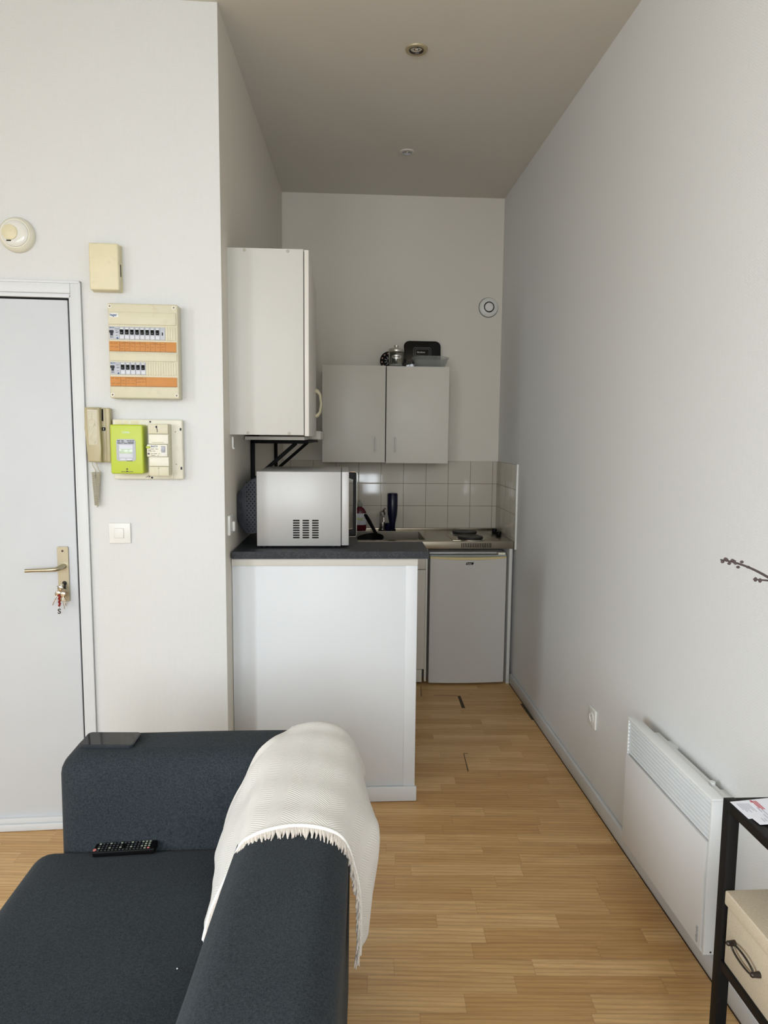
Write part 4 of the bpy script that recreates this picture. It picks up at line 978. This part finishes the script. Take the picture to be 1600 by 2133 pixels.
P1 = crv([(.985, 1.15, TP+.02), (.975, 1.17, .95), (.94, 1.19, 1.10), (.86, 1.20, 1.235), (.800, 1.20, 1.285), (.767, 1.20, 1.305), (.735, 1.20, 1.321), (.703, 1.20, 1.332), (.677, 1.20, 1.337)])
br = branch(P1, .0040)
for f, dx, dz in ((.985, 0, -.003), (.968, .001, .003), (.948, .0, .002), (.925, 0, -.004), (.90, 0, .003), (.882, 0, .002), (.87, 0, -.001), (.845, -.001, -.006), (.825, 0, .005), (.78, 0, 0)):
    p = P1[int(f*(len(P1)-1))]
    b = B(); ball(b, (p.x+dx, p.y-.001, p.z+dz), .0026, 10, (1.3, 1, 1)); obj('bud', b, 'twig', br)
P2 = crv([(.99, 1.15, TP+.02), (.985, 1.18, .98), (.95, 1.19, 1.16), (.87, 1.20, 1.27), (.80, 1.20, 1.297), (.767, 1.20, 1.299), (.740, 1.20, 1.3015)])
br = branch(P2, .0036)
for f, dx, dz in ((.985, 0, 0), (.93, 0, -.001)):
    p = P2[int(f*(len(P2)-1))]; b = B(); ball(b, (p.x+dx, p.y-.001, p.z+dz), .0030, 10, (1.1, 1, 1.4)); obj('bud', b, 'twig', br)

# ------------------------------------------------------------------ sofa
t = thing('sofa', 'dark grey-blue fabric sofa with a low squared armrest and backrest', 'sofa', (-.35, 1.15, 0))
b = B(); softbox(b, -.812, -.235, .28, 1.835, .235, .449, .055, 10, .004, .0015); obj('seat', b, 'sofa', t)
b = B(); softbox(b, -.752, -.03, 1.812, 2.02, .04, .701, .060, 10, .003, .0015); obj('armrest', b, 'sofa', t)
b = B(); softbox(b, -.742, -.02, .10, .31, .04, .722, .062, 8, .006, .002); obj('armrest', b, 'sofa', t)
b = B(); softbox(b, -.222, .020, .10, 2.02, .04, .712, .056, 14, .004, .0015)
for v in b.verts:
    k_ = min(1, max(0, (.69-v.co.z)/.25))
    v.co.x += .055*(min(v.co.y, 1.68)-1.4) - (.012*max(0, v.co.y-1.8)/.2 if v.co.x > -.02 else 0) - (.045*k_ if v.co.x < -.15 else 0) + (-.012*k_ if v.co.x > -.02 else 0)
for v in b.verts:
    if v.co.z > .60 and v.co.y > 1.6: v.co.z -= .016*min(1, (v.co.y-1.6)/.2)
    if v.co.z > .66:
        d = abs(v.co.y-1.165); v.co.z -= .004*math.exp(-(d/.012)**2)
obj('backrest', b, 'sofa', t)
b = B(); box(b, -.74, -.03, .3, 1.99, .05, .26, .01); obj('base_frame', b, 'sofa', t)
for x, y_ in ((-.69, 1.95), (-.02, 1.95), (-.69, .16), (-.02, .16)):
    b = B(); cyl(b, (x, y_, 0), (x, y_, .05), .018, .022); obj('leg', b, 'black', t)
b = B(); tube(b, [(-.19, 1.165, .7125), (-.1, 1.165, .7145), (-.04, 1.165, .7125)], .0020, 6); obj('seam', b, 'sofa', t)

# phone
t = thing('mobile_phone', 'dark mobile phone lying screen up on the sofa armrest', 'phone', (-.62, 1.885, .727))
Mx = Matrix.Translation((-.634, 1.908, .7035)) @ Matrix.Rotation(R(-2.5), 4, 'Z') @ Matrix.Rotation(R(3), 4, 'X')
XZ = Matrix(((1, 0, 0, 0), (0, 0, -1, 0), (0, 1, 0, 0), (0, 0, 0, 1))).inverted()
b = B(); prism(b, rrect(-.0735, .0735, -.0385, .0385, .012, 6), .0095, bev=.0012); _tf(b.verts, Mx @ Matrix.Rotation(R(90), 4, 'X') @ Matrix.Translation((0, -.0095, 0)) if False else Mx @ Matrix(((1, 0, 0, 0), (0, 0, 1, 0), (0, 1, 0, 0), (0, 0, 0, 1)))); pb = obj('phone_body', b, 'phone', t)
b = B(); prism(b, rrect(-.0705, .0705, -.0355, .0355, .010, 6), .0008); _tf(b.verts, Mx @ Matrix(((1, 0, 0, 0), (0, 0, 1, 0), (0, 1, 0, .0092), (0, 0, 0, 1)))); obj('screen', b, 'screen', t)
b = B(); box(b, .004, .020, -.0394, -.038, .0035, .0062, .0006, 2, Mx); obj('side_button', b, 'dgrey', t)

# remote
t = thing('remote_control', 'black television remote lying on the sofa seat against the armrest', 'remote control', (-.57, 1.79, .45))
Mx = Matrix.Translation((-.566, 1.790, .4535)) @ Matrix.Rotation(R(1.5), 4, 'Z') @ Matrix.Rotation(R(4), 4, 'X') @ Matrix.Rotation(R(-1.5), 4, 'Y')
b = B(); box(b, -.080, .080, -.019, .019, 0, .016, .004, 3, Mx); rb = obj('remote_body', b, 'black', t)
for i in range(15):
    for j in range(4):
        x = -.066+i*.0092; y_ = -.0135+j*.009
        if i == 7 and j in (1, 2): continue
        b = B(); box(b, x-.003, x+.003, y_-.0024, y_+.0024, .0158, .0174, .0007, 1, Mx)
        obj('button', b, 'btn_r' if (i == 14 and j == 0) else 'btn_w' if (i >= 13 or (j % 2 == 1 and i % 3 == 0)) else 'btn', rb)
b = B(); lathe(b, [(.0045, .0155), (.0042, .0175), (0, .0177)], (-.075, -.010, 0), (0, 0, 1), 18); _tf(b.verts, Mx); obj('power_button', b, 'btn_r', rb)
b = B(); ball(b, (-.335, 1.365, .4545), .0016, 8); tag(obj('crumb', b, 'switch'), 'tiny white crumb on the dark sofa seat', 'crumb')

# ------------------------------------------------------------------ blanket over the backrest
SEC = [
 [(-.292, 1.445, .456), (-.272, 1.44, .53), (-.232, 1.42, .64), (-.196, 1.405, .722), (-.100, 1.425, .7395), (-.004, 1.405, .728), (.030, 1.405, .65), (.044, 1.43, .53), (.046, 1.50, .365)],
 [(-.296, 1.51, .463), (-.276, 1.50, .54), (-.234, 1.49, .65), (-.194, 1.48, .724), (-.098, 1.49, .7420), (.004, 1.47, .729), (.046, 1.48, .65), (.066, 1.51, .53), (.058, 1.56, .375)],
 [(-.300, 1.60, .488), (-.280, 1.59, .56), (-.236, 1.58, .66), (-.190, 1.58, .726), (-.092, 1.58, .7435), (.012, 1.57, .730), (.066, 1.57, .665), (.092, 1.59, .60), (.078, 1.61, .45)],
 [(-.302, 1.70, .512), (-.280, 1.70, .58), (-.234, 1.69, .665), (-.184, 1.69, .730), (-.086, 1.69, .7465), (.020, 1.68, .732), (.066, 1.68, .66), (.086, 1.70, .57), (.082, 1.72, .47)],
 [(-.285, 1.780, .585), (-.262, 1.785, .64), (-.228, 1.79, .705), (-.180, 1.80, .740), (-.080, 1.81, .752), (.024, 1.80, .735), (.058, 1.80, .66), (.068, 1.81, .57), (.066, 1.83, .48)],
 [(-.205, 1.835, .738), (-.192, 1.845, .739), (-.172, 1.865, .741), (-.145, 1.89, .745), (-.070, 1.90, .755), (.020, 1.89, .738), (.056, 1.89, .67), (.062, 1.90, .58), (.062, 1.91, .50)],
 [(-.158, 1.93, .736), (-.150, 1.94, .739), (-.138, 1.95, .741), (-.118, 1.965, .744), (-.060, 1.97, .750), (.006, 1.965, .733), (.044, 1.965, .67), (.054, 1.97, .58), (.054, 1.98, .51)],
 [(-.142, 2.035, .690), (-.136, 2.04, .70), (-.125, 2.043, .70), (-.108, 2.045, .70), (-.055, 2.047, .70), (.004, 2.042, .69), (.042, 2.035, .64), (.066, 2.03, .57), (.064, 2.03, .52)],
 [(-.142, 2.055, .58), (-.136, 2.056, .58), (-.125, 2.056, .58), (-.108, 2.056, .575), (-.060, 2.056, .57), (.020, 2.056, .57), (.058, 2.05, .56), (.068, 2.045, .54), (.066, 2.04, .52)],
]
SEC = [[(p[0], p[1], p[2]-(.014+.012*min(1, max(0, (p[1]-1.6)/.3)) if p[2] > .62 else 0)) for p in r_] for r_ in SEC]
def cr(a, f):
    a = [Vector(x) for x in a]; n_ = len(a)-1; f = f*n_; i = min(int(f), n_-1); f -= i
    p0 = a[max(i-1, 0)]; p1 = a[i]; p2 = a[i+1]; p3 = a[min(i+2, n_)]
    return .5*((2*p1)+(-p0+p2)*f+(2*p0-5*p1+4*p2-p3)*f*f+(-p0+3*p1-3*p2+p3)*f**3)
NU, NV = 90, 70
grid = []
for j in range(NV+1):
    sec = [cr([SEC[s_][i] for s_ in range(len(SEC))], j/NV) for i in range(9)]
    row = []
    for i in range(NU+1):
        p = cr(sec, i/NU); s_ = i/NU; v_ = j/NV
        side = max(0, (abs(s_-.5)-.17)/.33)
        fold = side*(.0045*math.sin(v_*23+s_*5)+.0025*math.sin(v_*51+2))
        p = p + Vector(((1 if s_ > .5 else -1)*max(0, fold+.002*side), 0, 0))
        p.z += .0012*math.sin(v_*40+s_*9)*(1-side)
        row.append(p)
    grid.append(row)
t = thing('throw_blanket', 'cream herringbone throw with a fringed edge draped over the sofa corner', 'blanket', (-.1, 1.7, .73))
me = bpy.data.meshes.new('cloth'); bm = bmesh.new(); uvl = bm.loops.layers.uv.new('UVMap')
V = [[bm.verts.new(p) for p in row] for row in grid]
# arc-length coordinates so the weave keeps an even size
U = [[0.0]*(NU+1) for _ in range(NV+1)]; Wc = [[0.0]*(NU+1) for _ in range(NV+1)]
for j in range(NV+1):
    for i in range(1, NU+1): U[j][i] = U[j][i-1]+(grid[j][i]-grid[j][i-1]).length
    off_ = U[j][NU//2]
    for i in range(NU+1): U[j][i] += 2.0-off_
for i in range(NU+1):
    for j in range(1, NV+1): Wc[j][i] = Wc[j-1][i]+(grid[j][i]-grid[j-1][i]).length
for j in range(NV):
    for i in range(NU):
        f = bm.faces.new((V[j][i], V[j][i+1], V[j+1][i+1], V[j+1][i]))
        for lp, (jj, ii) in zip(f.loops, ((j, i), (j, i+1), (j+1, i+1), (j+1, i))): lp[uvl].uv = (U[jj][ii], Wc[jj][ii])
bmesh.ops.recalc_face_normals(bm, faces=bm.faces[:])
if sum(f.normal.z for f in bm.faces) < 0: bmesh.ops.reverse_faces(bm, faces=bm.faces[:])
bm.transform(parent_world(t).inverted()); bm.to_mesh(me); bm.free(); me.materials.append(M['blanket'])
me.polygons.foreach_set('use_smooth', [True]*len(me.polygons))
o = bpy.data.objects.new('cloth', me); COL.objects.link(o); o.parent = t
md = o.modifiers.new('thick', 'SOLIDIFY'); md.thickness = .005; md.offset = 0
b = B(); tube(b, [grid[0][i]+Vector((0, -.001, .001)) for i in range(NU+1)], .0045, 8); obj('hem', b, mat('hem yarn', (230, 229, 225), .95, var=.06, nscale=300), t)
b = B()
for k_ in range(300):
    f = k_/299*NU; i = min(int(f), NU-1); p = grid[0][i].lerp(grid[0][i+1], f-i)
    s_ = f/NU; side = max(0, (abs(s_-.5)-.2)/.3)
    ln = rnd.uniform(.020, .036)*(1-.3*side); dx = rnd.uniform(-.006, .006); inw = (.006 if s_ < .5 else -.006)*side
    q = p+Vector((dx*.4+inw, -ln*.5, -.003+.001*rnd.random())); e_ = p+Vector((dx+inw*1.2, -ln, -.006-.004*rnd.random()-side*.010))
    tube(b, [p+Vector((0, .002, -.001)), q, e_], [.0027, .0031, .0009], 6)
obj('fringe', b, 'fringe', t, kind='stuff')
